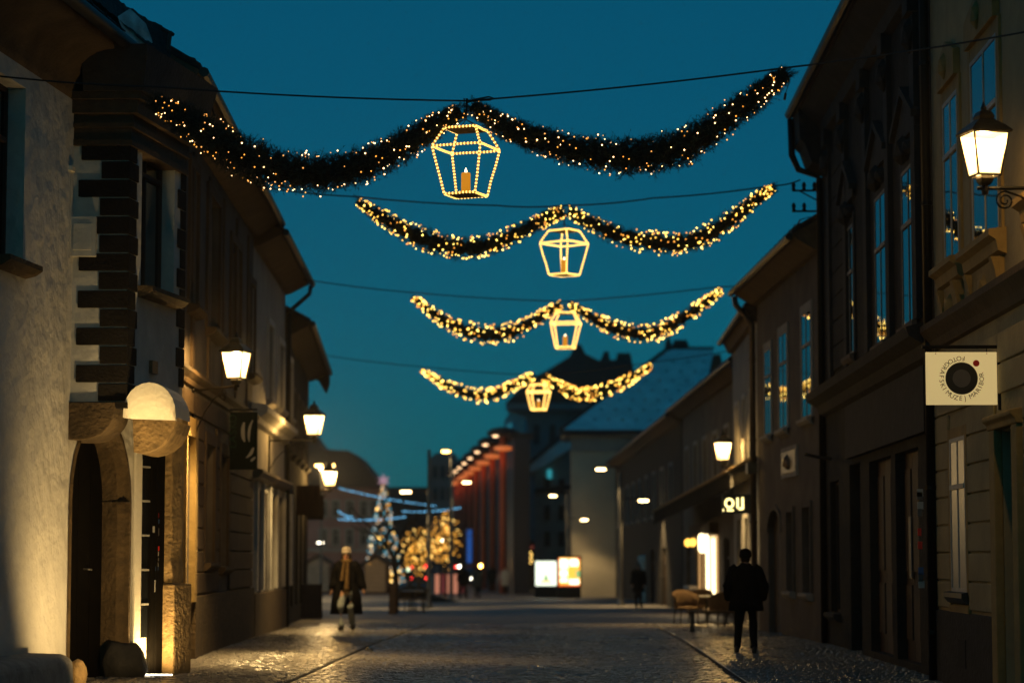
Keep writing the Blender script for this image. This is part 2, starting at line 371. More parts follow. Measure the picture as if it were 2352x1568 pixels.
def text_mesh(ch, size):
    key = ch
    if key not in _TXT:
        cu = bpy.data.curves.new('t', 'FONT'); cu.body = ch; cu.size = 1.0; cu.align_x = 'CENTER'; cu.resolution_u = 3; cu.extrude = 0.0
        o = bpy.data.objects.new('t', cu); COL.objects.link(o); dg = bpy.context.evaluated_depsgraph_get()
        me = bpy.data.meshes.new_from_object(o.evaluated_get(dg)); _TXT[key] = ([tuple(v.co) for v in me.vertices], [tuple(p.vertices) for p in me.polygons])
        bpy.data.objects.remove(o); bpy.data.curves.remove(cu); bpy.data.meshes.remove(me)
    vs, fs = _TXT[key]; return [(x * size, y * size) for x, y, z in vs], fs

mat('wood_black', (0.005, 0.004, 0.003), 0.9, spec=0.05, var=0.4, scale=6)
# ================================================================== GROUND
def ground_sheet():
    ys = [-80, 0, 20, 27] + list(range(30, 150, 4)) + [160, 200, 300, 600, 1500, 4000]
    xs = [-1500, -200, -40, -12, -7, -3.7, 0, 2.3, 6, 12, 40, 200, 1500]
    b_ = MB(); n = len(xs)
    vs = [(x, y, gz(y) - 0.012) for y in ys for x in xs]
    fs = [(j * n + i, j * n + i + 1, (j + 1) * n + i + 1, (j + 1) * n + i) for j in range(len(ys) - 1) for i in range(n - 1)]
    b_.add(vs, fs); return b_.build('ground', 'paving')
ground = tag(ground_sheet(), kind='structure')
GL, GR = -3.62, 2.28                                     # the two drainage lines

def setts():
    rs = np.random.RandomState(3); V = []; Fc = []; cnt = 0; y = 26.0
    while y < 64.0:
        dy = rs.uniform(0.095, 0.125); x = -7.6 + rs.uniform(0, 0.1)
        while x < 5.1:
            dx = rs.uniform(0.095, 0.15)
            if x - 0.0 < GL + 0.05 < x + dx + 0.05: x = GL + 0.05; continue
            if x - 0.0 < GR + 0.05 < x + dx + 0.05: x = GR + 0.05; continue
            wav = 0.05 * math.sin(x * 2.4 + y * 0.15)
            z0 = gz(y) + rs.normal(0, 0.0035) + 0.006 * math.sin(x * 1.1 + y * 0.8)
            tx, ty = rs.normal(0, 0.017, 2)
            x0, x1, y0, y1 = x + 0.006, x + dx - 0.006, y + wav + 0.006, y + wav + dy - 0.006
            i = 0.013
            for (px, py) in ((x0 + i, y0 + i), (x1 - i, y0 + i), (x1 - i, y1 - i), (x0 + i, y1 - i)):
                V.append((px, py, z0 + (px - x - dx / 2) * tx + (py - y - dy / 2) * ty))
            zb = gz(y) - 0.016
            V += [(x0, y0, zb), (x1, y0, zb), (x1, y1, zb), (x0, y1, zb)]
            o = cnt * 8; cnt += 1
            Fc += [(o, o + 1, o + 2, o + 3), (o + 4, o + 5, o + 1, o), (o + 5, o + 6, o + 2, o + 1), (o + 6, o + 7, o + 3, o + 2), (o + 7, o + 4, o, o + 3)]
            x += dx
        y += dy
    me = bpy.data.meshes.new('paving_setts'); me.from_pydata(V, [], Fc); me.update()
    o = bpy.data.objects.new('paving_setts', me); COL.objects.link(o); o.parent = ground; o['kind'] = 'stuff'
    m, t, n, b = node_mat('sett_stone')
    tc = n.new('ShaderNodeTexCoord')
    vo = n.new('ShaderNodeTexWhiteNoise'); sn = n.new('ShaderNodeVectorMath'); sn.operation = 'SNAP'; sn.inputs[1].default_value = (0.125, 0.11, 10)
    t.links.new(tc.outputs['Object'], sn.inputs[0]); t.links.new(sn.outputs[0], vo.inputs[0])
    no = n.new('ShaderNodeTexNoise'); no.inputs['Scale'].default_value = 0.45; no.inputs['Detail'].default_value = 6; no.inputs['Roughness'].default_value = 0.7
    mpg = n.new('ShaderNodeMapping'); mpg.inputs['Scale'].default_value = (1.0, 0.55, 1.0); t.links.new(tc.outputs['Object'], mpg.inputs[0]); t.links.new(mpg.outputs[0], no.inputs[0])
    rp = n.new('ShaderNodeValToRGB'); rp.color_ramp.elements[0].color = (0.075, 0.07, 0.066, 1); rp.color_ramp.elements[1].color = (0.28, 0.24, 0.195, 1)
    mx = n.new('ShaderNodeMix'); mx.data_type = 'FLOAT'; mx.inputs[0].default_value = 0.74
    t.links.new(vo.outputs['Value'], mx.inputs[2]); t.links.new(no.outputs[0], mx.inputs[3]); t.links.new(mx.outputs[0], rp.inputs[0]); t.links.new(rp.outputs[0], b.inputs['Base Color'])
    mr = n.new('ShaderNodeMapRange'); mr.inputs[3].default_value = 0.17; mr.inputs[4].default_value = 0.42
    t.links.new(no.outputs[0], mr.inputs[0]); t.links.new(mr.outputs[0], b.inputs['Roughness'])
    n2 = n.new('ShaderNodeTexNoise'); n2.inputs['Scale'].default_value = 30; bp = n.new('ShaderNodeBump'); bp.inputs['Strength'].default_value = 0.25; bp.inputs['Distance'].default_value = 0.01
    t.links.new(tc.outputs['Object'], n2.inputs[0]); t.links.new(n2.outputs[0], bp.inputs['Height']); t.links.new(bp.outputs[0], b.inputs['Normal'])
    MATS['sett_stone'] = m; me.materials.append(m)
setts()
def channel(x):
    b_ = MB(); ys = [26 + 2 * i for i in range(20)]
    for a, c in zip(ys[:-1], ys[1:]): b_.box8([(x - 0.045, a, gz(a) - 0.03), (x + 0.045, a, gz(a) - 0.03), (x + 0.045, c, gz(c) - 0.03), (x - 0.045, c, gz(c) - 0.03), (x - 0.045, a, gz(a) - 0.010), (x + 0.045, a, gz(a) - 0.010), (x + 0.045, c, gz(c) - 0.010), (x - 0.045, c, gz(c) - 0.010)])
    return b_.build('drain_channel', 'soot', ground)
channel(GL); channel(GR)
def stud(u, v, lab):
    k = None; Y = 30.0
    for _ in range(40):                                   # where the line of sight meets the street
        p = P(u, v, Y); Y += (p.z - gz(Y)) * Y / CAM_H * 0.7
    p = P(u, v, Y); q = (p.x, p.y, gz(Y))
    e = empty('road_stud', q, lab, 'road stud', 'studs along the drainage lines')
    part('collar', 'metal_grey', e, lambda k: k.lathe(q, [(0.075, -0.01), (0.07, 0.012), (0.05, 0.018)], 12))
    part('lens', 'road_lens', e, lambda k: k.lathe((q[0], q[1], q[2] + 0.017), [(0.05, 0.0), (0.045, 0.018), (0.02, 0.028)], 12), smooth=True)
mat('road_lens', (0.75, 0.70, 0.60), 0.12, metal=0.9)
stud(848, 1491, 'bright road stud at the near end of the left drainage line')
stud(878, 1471, 'middle road stud of the three on the left drainage line')
stud(918, 1447, 'small road stud at the far end of the left drainage line')
stud(1485, 1434, 'road stud on the right drainage line, farther of the two')
stud(1512, 1448, 'road stud on the right drainage line, nearer of the two')

# ================================================================== LEFT: WHITE CORNER HOUSE (L1)
L1 = empty('corner_house', (-6.4, 32, 0), 'white plastered corner house with dark quoins and stone portal', 'house')
FA = (-6.50, 31.5); FB = (-5.77, 31.5); FC = (-5.43, 34.02)
W0 = Fr((-6.50 - 0.0805 * 14, 31.5 - 14), FA, 1)          # long wall towards the camera
PF = Fr(FA, FB, 1); PF.n = Vector((0, -1, 0)); PF.t = Vector((1, 0, 0))     # pier front, faces the camera
SW = Fr(FB, FC, 1)                                        # upper side wall
GWl = Fr(FA, (-5.50, 34.0), 1)                            # ground floor wall with the portal
sA, sB = W0.s(-6), W0.s(45)
zA, zB = W0.z(20, 596), W0.z(20, 178)
wall(W0, L1, 'plaster_white', 4.0, W0.L, -0.1, 8.1, [(sA - 0.2, sB, zA, zB)], depth=0.3, back=4)
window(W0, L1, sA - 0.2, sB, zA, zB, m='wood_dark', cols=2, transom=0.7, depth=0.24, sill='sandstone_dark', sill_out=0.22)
# corbelled pier and oriel, from the corbels up
zc = 1.6 + (1280 - 922) / 176.0
def oriel(k):
    k.add([PF.pt(0, 0, zc), PF.pt(PF.L, 0, zc), PF.pt(PF.L, 0, 7.75), PF.pt(0, 0, 7.75)], [(0, 1, 2, 3)])
    k.add([(FA[0], FA[1], zc), (FB[0], FB[1], zc), (FC[0], FC[1], zc), (-6.8, 34.0, zc)], [(0, 1, 2, 3)])
part('pier_wall', 'plaster_smooth', L1, oriel)
ws0, ws1 = SW.s(318), SW.s(394); wz0, wz1 = SW.z(355, 668), SW.z(355, 262)
wall(SW, L1, 'plaster_smooth', 0, SW.L, zc - 0.0, 7.75, [(ws0, ws1, wz0, wz1)], depth=0.3, back=0.9, name='side_wall')
window(SW, L1, ws0, ws1, wz0, wz1, m='wood_dark', cols=2, transom=0.66, depth=0.2, sill='sandstone_dark', sill_out=0.2)
# quoins: stones of the near corner, long and short in turn
zz = zc; k = 0; qh = 0.245
while zz < 7.0:
    long_ = k % 2 == 1
    a = (0.08 if long_ else 0.37) + random.uniform(-0.02, 0.025)
    def q(b_, z=zz, a=a, long_=long_):
        s1_ = 0.30 if long_ else 0.38
        x0 = FA[0] + a
        b_.box8([(x0, 31.478, z + 0.008), (FB[0] + 0.02, 31.478, z + 0.008), SW.pt(s1_, 0.022, z + 0.008), SW.pt(s1_, -0.1, z + 0.008),
                 (x0, 31.478, z + qh - 0.008), (FB[0] + 0.02, 31.478, z + qh - 0.008), SW.pt(s1_, 0.022, z + qh - 0.008), SW.pt(s1_, -0.1, z + qh - 0.008)])
    part('quoin', 'quoin', L1, q, bevel=0.008); zz += qh; k += 1
zz = zc + 0.35; k = 0
while zz < 7.2:                                           # far corner of the side wall
    wq = 0.34 if k % 2 else 0.2
    part('quoin', 'quoin', L1, lambda b_, z=zz, wq=wq: b_.fbox(SW, SW.L - wq, SW.L + 0.02, -0.1, 0.022, z + 0.008, z + 0.272), bevel=0.008); zz += 0.28; k += 1
# cornice round the pier
def cornice(k):
    for z0, z1, o in ((7.02, 7.10, 0.05), (7.10, 7.26, 0.03), (7.26, 7.32, 0.07), (7.32, 7.44, 0.05), (7.44, 7.62, 0.13), (7.62, 7.72, 0.18)):
        k.box8([(FA[0] - 0.02, 31.5 - o, z0), (FB[0] + o, 31.5 - o, z0), SW.pt(SW.L + 0.03, o, z0), SW.pt(SW.L + 0.03, -0.3, z0),
                (FA[0] - 0.02, 31.5 - o, z1), (FB[0] + o, 31.5 - o, z1), SW.pt(SW.L + 0.03, o, z1), SW.pt(SW.L + 0.03, -0.3, z1)])
part('cornice', 'trim_brown', L1, cornice)
# coved eaves and roof
def cove(k):
    N = 8; rings = []
    for s in (4.0, 8.0, 12.0, W0.L + 0.0, W0.L + 1.2):
        r = []
        for i in range(N + 1):
            a = math.pi / 2 * i / N; r.append(W0.pt(s, 0.62 * (1 - math.cos(a)), 7.62 + 0.62 * math.sin(a)))
        r.append(W0.pt(s, 0.60, 8.45)); r.append(W0.pt(s, -0.4, 8.45)); r.append(W0.pt(s, -0.4, 7.62)); rings.append(r)
    k.rings(rings)
rf = part('roof', 'roof_tile', L1, lambda k: (k.fprism(W0, 4.0, W0.L + 3.6, [(0.72, 8.28), (0.72, 8.42), (-3.6, 11.2), (-7.4, 8.4), (-3.6, 10.9)]),))
part('eave_cove', 'soffit', rf, cove, smooth=True)
part('gutter', 'metal_dark', rf, lambda k: k.tube([W0.pt(s, 0.76, 8.33) for s in np.linspace(4, W0.L + 3.6, 9)], 0.09, 8), smooth=True)
part('eave_block', 'soot', rf, lambda k: k.box8([PF.pt(0.15, 0.22, 7.72), PF.pt(PF.L + 0.22, 0.22, 7.72), SW.pt(SW.L + 0.2, 0.25, 7.72), SW.pt(SW.L, -0.6, 7.72), PF.pt(0.15, 0.42, 8.3), PF.pt(PF.L + 0.3, 0.42, 8.3), SW.pt(SW.L + 0.2, 0.42, 8.3), SW.pt(SW.L, -0.6, 8.3)]))
def guard(k):
    z = 8.62
    for zz, oo in ((8.66, 0.40), (8.80, 0.36)):
        k.tube([W0.pt(s, oo, zz) for s in np.linspace(9, W0.L + 3.2, 8)], 0.012, 5)
    for s in np.arange(9.2, W0.L + 3.2, 0.7):
        k.tube([W0.pt(s, 0.55, 8.44), W0.pt(s + 0.05, 0.36, 8.84)], 0.012, 5); k.tube([W0.pt(s, 0.2, 8.6), W0.pt(s + 0.05, 0.36, 8.84)], 0.01, 5)
part('snow_guard', 'metal_black', rf, guard)
# raised dormer roof with old snow, its end board and chimney stub
def ragged(k):
    rs = random.Random(5); N = 26; top = []; bot = []
    for i in range(N + 1):
        f = i / N; u0 = 205 + (392 - 205) * f; v0 = -40 + (74 + 40) * f
        top.append(P(u0 + rs.uniform(-2, 2), v0 + rs.uniform(-3, 3), 33.2)); bot.append(P(208 + (392 - 208) * f, -10 + (150 + 10) * f + rs.uniform(-3, 3), 32.3 + 0.6 * f))
    rings = [[tuple(a), tuple(c), (c.x - 0.2, c.y + 1.1, c.z + 0.12), (a.x - 0.4, a.y + 2.2, a.z - 0.3)] for a, c in zip(top, bot)]
    k.rings(rings)
dm = part('dormer_roof', 'soot', L1, ragged)
sn_pts = [P(272, 40, 32.55), P(300, 22, 32.75), P(335, 55, 32.9), P(352, 100, 32.9), P(325, 118, 32.75), P(286, 92, 32.6)]
part('snow_patch', 'snow', dm, lambda k: k.add([(p.x, p.y - 0.05, p.z) for p in sn_pts] + [(p.x, p.y + 0.02, p.z) for p in sn_pts], [(0, 1, 2, 3, 4, 5), (0, 6, 7, 1), (1, 7, 8, 2), (2, 8, 9, 3), (3, 9, 10, 4), (4, 10, 11, 5), (5, 11, 6, 0)]))
part('end_board', 'wood_dark', dm, lambda k: k.tube([P(391, 72, 32.9), P(386, 118, 32.9)], 0.03, 5))
part('ridge_cap', 'soot', dm, lambda k: k.tube([P(372, 66, 33), P(398, 80, 32.9)], 0.03, 5))
# corbels under the pier
def corbel_a(k):
    poly = [(0, zc - 0.005)] + [(0.66, zc - 0.005), (0.66, zc - 0.08)] + [(0.28 + 0.36 * math.cos(a), zc - 0.49 + 0.41 * math.sin(a)) for a in np.linspace(1.45, 0.0, 2)] * 0
    poly = [(-0.10, zc - 0.004), (0.60, zc - 0.004), (0.60, zc - 0.10)] + [(0.16 + 0.44 * math.cos(a), zc - 0.10 - 0.40 * math.sin(a)) for a in np.linspace(0.15, math.pi / 2, 8)] + [(-0.10, zc - 0.50)]
    vs = [(FA[0] + x, 31.44, z) for x, z in poly] + [(FA[0] + x, 32.5, z) for x, z in poly]; n_ = len(poly)
    k.add(vs, [tuple(range(n_)), tuple(range(2 * n_ - 1, n_ - 1, -1))] + [(i, n_ + i, n_ + (i + 1) % n_, (i + 1) % n_) for i in range(n_)])
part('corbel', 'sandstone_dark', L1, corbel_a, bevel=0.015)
part('corbel_block', 'quoin', L1, lambda k: k.box(FB[0] - 0.12, FB[0] + 0.03, 31.43, 31.8, zc - 0.09, zc - 0.01))
def corbel_b(k):
    Y0, Y1 = 31.75, 33.2
    def px(u, v, Y): p = P(u, v, Y); return (p.x, p.y, p.z)
    arc = [(307, 1038), (325, 1040), (345, 1036), (365, 1027), (382, 1012), (395, 992), (404, 966)]
    front = [px(305, 962, Y0)] + [px(u, v, Y0) for u, v in arc]
    back = [(x, y + 1.3, z) for x, y, z in front]; n_ = len(front)
    k.add(front + back, [tuple(range(n_)), tuple(range(2 * n_ - 1, n_ - 1, -1))] + [(i, n_ + i, n_ + (i + 1) % n_, (i + 1) % n_) for i in range(n_)])
part('corbel', 'sandstone', L1, corbel_b)
def hood(k):
    front = [P(303 + (404 - 303) * i / 12, 962 + 3 * i / 12, 31.735) for i in range(13)]
    back = []
    for i in range(13):
        a = math.pi * (1 - i / 12); back.append(P(343 + 61 * math.cos(a), 958 - 80 * math.sin(a) ** 0.85, 31.47))
    rs_ = [[f.lerp(p, j / 6) + Vector((0, -0.05 * math.sin(math.pi * j / 6), 0)) for f, p in zip(front, back)] for j in range(7)] + [[p + Vector((0, 1.2, 0)) for p in back]]
    k.rings([[tuple(p) for p in r_] for r_ in rs_], cap=False, close=False)
part('corbel_hood', 'limewash', L1, hood, smooth=False)
# ground floor wall with the arched portal
pS0, pS1 = 0.05, GWl.s(297); pz = GWl.z(230, 955); spz = 2.35
def gwall(k):
    L = GWl.L; N = 12; z1 = zc
    mid, rad = (pS0 + pS1) / 2, (pS1 - pS0) / 2
    arch = [(mid - rad * math.cos(math.pi * i / N), spz + (pz - spz) * math.sin(math.pi * i / N)) for i in range(N + 1)]
    out_ = [(pS0, -0.1)] + arch + [(pS1, -0.1)]
    # front faces: right of portal, above the arch
    k.add([GWl.pt(pS1, 0, -0.1), GWl.pt(L, 0, -0.1), GWl.pt(L, 0, z1), GWl.pt(pS1, 0, z1)], [(0, 1, 2, 3)])
    k.add([GWl.pt(-0.05, 0, -0.1), GWl.pt(pS0, 0, -0.1), GWl.pt(pS0, 0, z1), GWl.pt(-0.05, 0, z1)], [(0, 1, 2, 3)])
    for i in range(N):
        a, c = arch[i], arch[i + 1]
        k.add([GWl.pt(a[0], 0, a[1]), GWl.pt(c[0], 0, c[1]), GWl.pt(c[0], 0, z1), GWl.pt(a[0], 0, z1)], [(0, 1, 2, 3)])
    k.add([GWl.pt(L, 0, -0.1), GWl.pt(L, -3, -0.1), GWl.pt(L, -3, z1), GWl.pt(L, 0, z1)], [(0, 1, 2, 3)])
part('portal_wall', 'plaster_white', L1, gwall)
def jamb(k):                                              # splayed stone reveal of the portal
    N = 12; mid, rad = (pS0 + pS1) / 2, (pS1 - pS0) / 2
    def prof(o, inset, dz): return [GWl.pt(pS0 + inset, o, -0.1)] + [GWl.pt(mid - (rad - inset) * math.cos(math.pi * i / N), o, spz + (pz - spz - dz) * math.sin(math.pi * i / N)) for i in range(N + 1)] + [GWl.pt(pS1 - inset, o, -0.1)]
    k.rings([prof(0.015, -0.06, -0.06), prof(0.025, 0.0, 0.0), prof(-0.04, 0.02, 0.02), prof(-0.12, 0.09, 0.09), prof(-0.38, 0.11, 0.11)], cap=False, close=False)
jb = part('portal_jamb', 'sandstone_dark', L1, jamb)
part('impost', 'sandstone_dark', jb, lambda k: k.fbox(GWl, pS1 - 0.12, pS1 + 0.005, -0.37, 0.027, spz - 0.02, spz + 0.005))
for i in range(4):
    a = pS0 + 0.1 + (pS1 - pS0 - 0.2) * i / 4
    part('door_plank', 'wood_black', L1, lambda k, a=a, i=i: k.fbox(GWl, a + 0.006, a + (pS1 - pS0 - 0.2) / 4 - 0.006, -0.40 - 0.01 * (i % 2), -0.345, -0.05, pz))
part('door_handle', 'metal_grey', L1, lambda k: (k.tube([GWl.pt(pS0 + 0.85, -0.34, 1.45), GWl.pt(pS0 + 0.85, -0.28, 1.45), GWl.pt(pS0 + 0.95, -0.28, 1.44)], 0.014, 6),))
def lump(k):
    vs, fs = ICO[3]; c = GWl.pt(pS1 - 0.05, -0.02, 0.18)
    k.add([tuple(Vector(c) + Vector((x * 0.30, y * 0.24, z * 0.30)) * (1 + 0.30 * noise.noise(Vector((x, y, z)) * 1.6 + Vector((3, 1, 5))) + 0.08 * noise.noise(Vector((x, y, z)) * 5))) for x, y, z in vs], fs)
part('base_stone', 'soot', L1, lump, smooth=True)
# pier, lattice, dark post with stickers, stone pillar
sP = [GWl.s(u) for u in (306, 322, 342, 372, 410)]
part('plaster_pier', 'limewash', L1, lambda k: k.fbox(GWl, sP[0], sP[1], 0.0, 0.05, -0.05, GWl.z(320, 1036)), bevel=0.02)
lat = part('lattice_window', 'wood_white', L1, lambda k: [k.fbox(GWl, sP[1], sP[2], 0.02, 0.032, z, z + 0.025) for z in np.arange(0.95, 2.9, 0.47)] + [k.fbox(GWl, sP[1], sP[1] + 0.02, 0.0, 0.034, 0.5, 2.95)])
for z in np.arange(0.5, 2.9, 0.47):
    part('pane', 'window_glass', lat, lambda k, z=z: k.fbox(GWl, sP[1] + 0.02, sP[2], 0.004, 0.012, z + 0.01, z + 0.46))
post = part('door_post', 'wood_black', L1, lambda k: (k.fbox(GWl, sP[2], sP[3], 0.0, 0.06, -0.05, 3.05), k.fbox(GWl, sP[2] + 0.12, sP[2] + 0.15, 0.06, 0.08, -0.05, 3.05)))
for (u, v, w_, h_, mm) in ((362, 1183, 9, 12, 'print_red'), (363, 1197, 9, 10, 'print_blue'), (353, 1215, 8, 15, 'print_white'), (363, 1221, 8, 18, 'print_grey'), (363, 1259, 9, 11, 'print_red'), (362, 1271, 9, 10, 'print_white'), (362, 1284, 10, 7, 'print_grey'), (361, 1296, 8, 8, 'print_white'), (360, 1305, 11, 10, 'print_blue'), (358, 1345, 12, 28, 'print_white')):
    s_, z_ = GWl.at(u, v, 0.061)
    part('sticker', mm, post, lambda k, s_=s_, z_=z_, w_=w_, h_=h_: k.fbox(GWl, s_ - w_ / 330, s_ + w_ / 330, 0.0605, 0.064, z_ - h_ / 340, z_ + h_ / 340))
def pillar(k):
    rs = random.Random(2); rings = []
    for i in range(14):
        z = 1.25 + 1.95 * i / 13; j = 0.012 * rs.uniform(-1, 1)
        rings.append([GWl.pt(sP[3] + 0.0, 0.0, z), GWl.pt(sP[3] + 0.01 + j, 0.17 + j, z), GWl.pt(sP[3] + 0.25 + j, 0.18 + j, z), GWl.pt(sP[4] + j, 0.1, z), GWl.pt(sP[4], -0.2, z)])
    k.rings(rings)
pl = part('stone_pillar', 'sandstone', L1, pillar, bevel=0.012)
part('pillar_block', 'sandstone', L1, lambda k: k.fbox(GWl, sP[3] - 0.02, sP[4] + 0.02, -0.1, 0.24, -0.05, 1.24), bevel=0.025)
part('wall_box', 'plaster_smooth', L1, lambda k: (k.box(-6.53, -6.18, 31.40, 31.52, 5.54, 6.07), k.box(-6.48, -6.23, 31.385, 31.41, 5.62, 5.98)), bevel=0.008)
part('wall_slab', 'limewash', L1, lambda k: k.box(-6.66, -6.47, 31.25, 31.45, 6.66, 6.72))
part('wall_box_side', 'plaster_smooth', L1, lambda k: k.box(-6.66, -6.51, 31.30, 31.46, 5.5, 6.6))
part('name_plate', 'copper', L1, lambda k: k.fbox(SW, SW.s(340), SW.s(353), 0.0, 0.05, SW.z(346, 858), SW.z(346, 828)))
part('letter_slot', 'metal_dark', L1, lambda k: k.box(-6.535, -6.515, 31.36, 31.47, 2.1, 2.35))
# stone bench and kerb stone at its foot
def bench(k):
    rings = []
    for y in np.linspace(25.0, 29.9, 10):
        x = -6.50 - 0.0805 * (31.5 - y); rs = 0.02 * math.sin(y * 7)
        rings.append([(x - 0.1, y, -0.05), (x + 0.56 + rs, y, -0.05), (x + 0.54 + rs, y, 0.34), (x + 0.44, y, 0.42), (x - 0.1, y, 0.44)])
    k.rings(rings)
bn = tag(part('stone_bench', 'stone_bench', None, bench, bevel=0.05), 'low pale stone bench built along the foot of the white wall', 'bench')
tag(part('corner_stone', 'sandstone', None, lambda k: k.ball(P(178, 1548, 31.05), 0.16, 0.8, 0.9, 1.25, 2), smooth=True), 'small rounded guard stone beside the dark portal', 'stone')
# in-ground uplights: one visible strip, two assumed ones out of view
def uplight(p, size, watts, name_label, aim, spread=1.5):
    e = empty('ground_uplight', p, name_label, 'lamp')
    part('frame', 'metal_grey', e, lambda k: k.box(p[0] - size[0] - 0.02, p[0] + size[0] + 0.02, p[1] - size[1] - 0.02, p[1] + size[1] + 0.02, -0.02, 0.012))
    part('lens', 'uplight_glass', e, lambda k: k.box(p[0] - size[0], p[0] + size[0], p[1] - size[1], p[1] + size[1], 0.0, 0.022))
    ld = bpy.data.lights.new('uplight_beam', 'SPOT'); ld.energy = watts; ld.color = WARM; ld.spot_size = spread; ld.spot_blend = 1.0; ld.shadow_soft_size = 0.08
    l = bpy.data.objects.new('uplight_beam', ld); COL.objects.link(l); l.location = (p[0], p[1], 0.05); l.rotation_euler = (Vector(aim) - Vector(p)).to_track_quat('-Z', 'Y').to_euler(); l.parent = e
    return e
pu = G(366, 33.05)
uplight((pu.x, pu.y, 0), (0.19, 0.03), 190, 'bright strip uplight set in the paving before the stone pillar', (pu.x - 0.15, pu.y + 0.75, 1.7), 2.75)
uplight((-4.6, 30.0, 0), (0.07, 0.07), 540, 'assumed round floor uplight beside the end of the stone bench', (-6.2, 31.2, 1.5), 1.95)  # assumed lamp out of view, added to wash the white wall
uplight((-5.15, 30.1, 0), (0.06, 0.06), 680, 'assumed narrow floor spotlight below the pale door hood', (-5.55, 31.6, 3.42), 0.42)  # assumed spot below the frame, added only to brighten the hood

# ================================================================== LEFT ROW (L2, L3, L4)
def lp(Y): return (-5.85 - 0.045 * (Y - 35), Y)
def house(name, label, street): return empty(name, (0, 0, 0), label, 'house')
# L2: brown house with ground floor shop
L2 = house('brown_house', 'brown rusticated house with broad eaves next to the white corner house', 1)
F2 = Fr(lp(34.6), lp(50), 1)
H = []
for u0, u1, v0, v1 in ((428, 446, 380, 702), (470, 497, 450, 760), (525, 547, 560, 820), (568, 580, 650, 860)):
    H.append((F2.s(u0), F2.s(u1), F2.z((u0 + u1) / 2, v1), F2.z((u0 + u1) / 2, v0)))
dH = (F2.s(418), F2.s(437), 0.0, F2.z(425, 1000)); gH = (F2.s(470), F2.s(490), F2.z(480, 1290), F2.z(480, 1022)); gH2 = (F2.s(505), F2.s(522), F2.z(512, 1300), F2.z(512, 1045))
wall(F2, L2, 'plaster_taupe', 0, F2.L, -0.15, 8.5, H + [dH, gH, gH2], depth=0.25)
for h in H: window(F2, L2, *h, m='wood_brown', transom=0.68, depth=0.17, sill='trim_brown', sill_out=0.2, surround='plaster_brown', sw=0.16)
for h in (gH, gH2): window(F2, L2, *h, m='wood_dark', transom=0.72, depth=0.18, sill='trim_brown', surround='plaster_brown', sw=0.2)
dr = part('door', 'wood_brown', L2, lambda k: k.fbox(F2, dH[0], dH[1], -0.25, -0.2, 0, dH[3]))
part('door_handle', 'metal_grey', dr, lambda k: k.fbox(F2, dH[0] + 0.08, dH[0] + 0.12, -0.2, -0.14, 1.0, 1.15))
part('door_surround', 'trim_ochre', L2, lambda k: (k.fbox(F2, dH[0] - 0.16, dH[0], 0, 0.10, 0.9, dH[3] + 0.3), k.fbox(F2, dH[1], dH[1] + 0.3, 0, 0.10, 0.9, dH[3] + 0.3), k.fbox(F2, dH[0], dH[1], 0, 0.09, dH[3], dH[3] + 0.3)))
for i in range(9):                                        # rusticated courses of the ground floor
    z = 1.0 + 0.36 * i
    holes = sorted([(max(h[0] - 0.32, 0), h[1] + 0.32) for h in (dH, gH, gH2) if h[2] - 0.2 < z + 0.3 and h[3] + 0.25 > z])
    s = 0.0
    for a, c in holes + [(F2.L, F2.L)]:
        if a - s > 0.05: part('rusticated_course', 'plaster_brown', L2, lambda k, s=s, a=a, z=z: k.fbox(F2, s, a, 0, 0.045, z + 0.015, z + 0.345), bevel=0.012)
        s = max(s, c)
part('plinth', 'sandstone_dark', L2, lambda k: k.fbox(F2, dH[1] + 0.3, F2.L, 0, 0.09, -0.15, 0.98))
part('string_course', 'trim_brown', L2, lambda k: k.fprism(F2, 0, F2.L, [(0, 4.30), (0.06, 4.32), (0.07, 4.40), (0.16, 4.47), (0.16, 4.53), (0, 4.57)]))
for s in np.arange(1.2, F2.L, 2.55): part('pilaster', 'plaster_brown', L2, lambda k, s=s: k.fbox(F2, s, s + 0.3, 0, 0.035, 4.58, 8.1))
r2 = roof(F2, L2, -0.3, F2.L, 8.55, 0.55, 3.0, 4.2)
def guards(k, F, n0, n1, z, o):
    for s in np.arange(n0, n1, 0.75):
        k.tube([F.pt(s, o, z), F.pt(s, o - 0.1, z + 0.22), F.pt(s + 0.02, o - 0.3, z + 0.28), F.pt(s + 0.02, o - 0.35, z + 0.1)], 0.012, 5)
    k.tube([F.pt(n0, o - 0.12, z + 0.2), F.pt(n1, o - 0.12, z + 0.2)], 0.01, 5)
part('snow_guard', 'metal_black', r2, lambda k: guards(k, F2, 0.3, F2.L - 0.4, 8.68, 0.5))
br_ = P(476, 200, 36.0)
def mast(k):
    k.tube([(br_.x - 0.35, br_.y, br_.z - 0.1), (br_.x - 0.12, br_.y, br_.z + 0.28), (br_.x - 0.05, br_.y, br_.z - 0.1)], 0.014, 5)
    k.tube([(br_.x - 0.12, br_.y, br_.z + 0.28), (br_.x - 0.15, br_.y + 0.2, br_.z - 0.2)], 0.014, 5); k.tube([(br_.x - 0.12, br_.y, br_.z + 0.28), (br_.x + 0.12, br_.y, br_.z - 0.45)], 0.016, 5)
part('roof_bracket', 'metal_black', r2, mast)
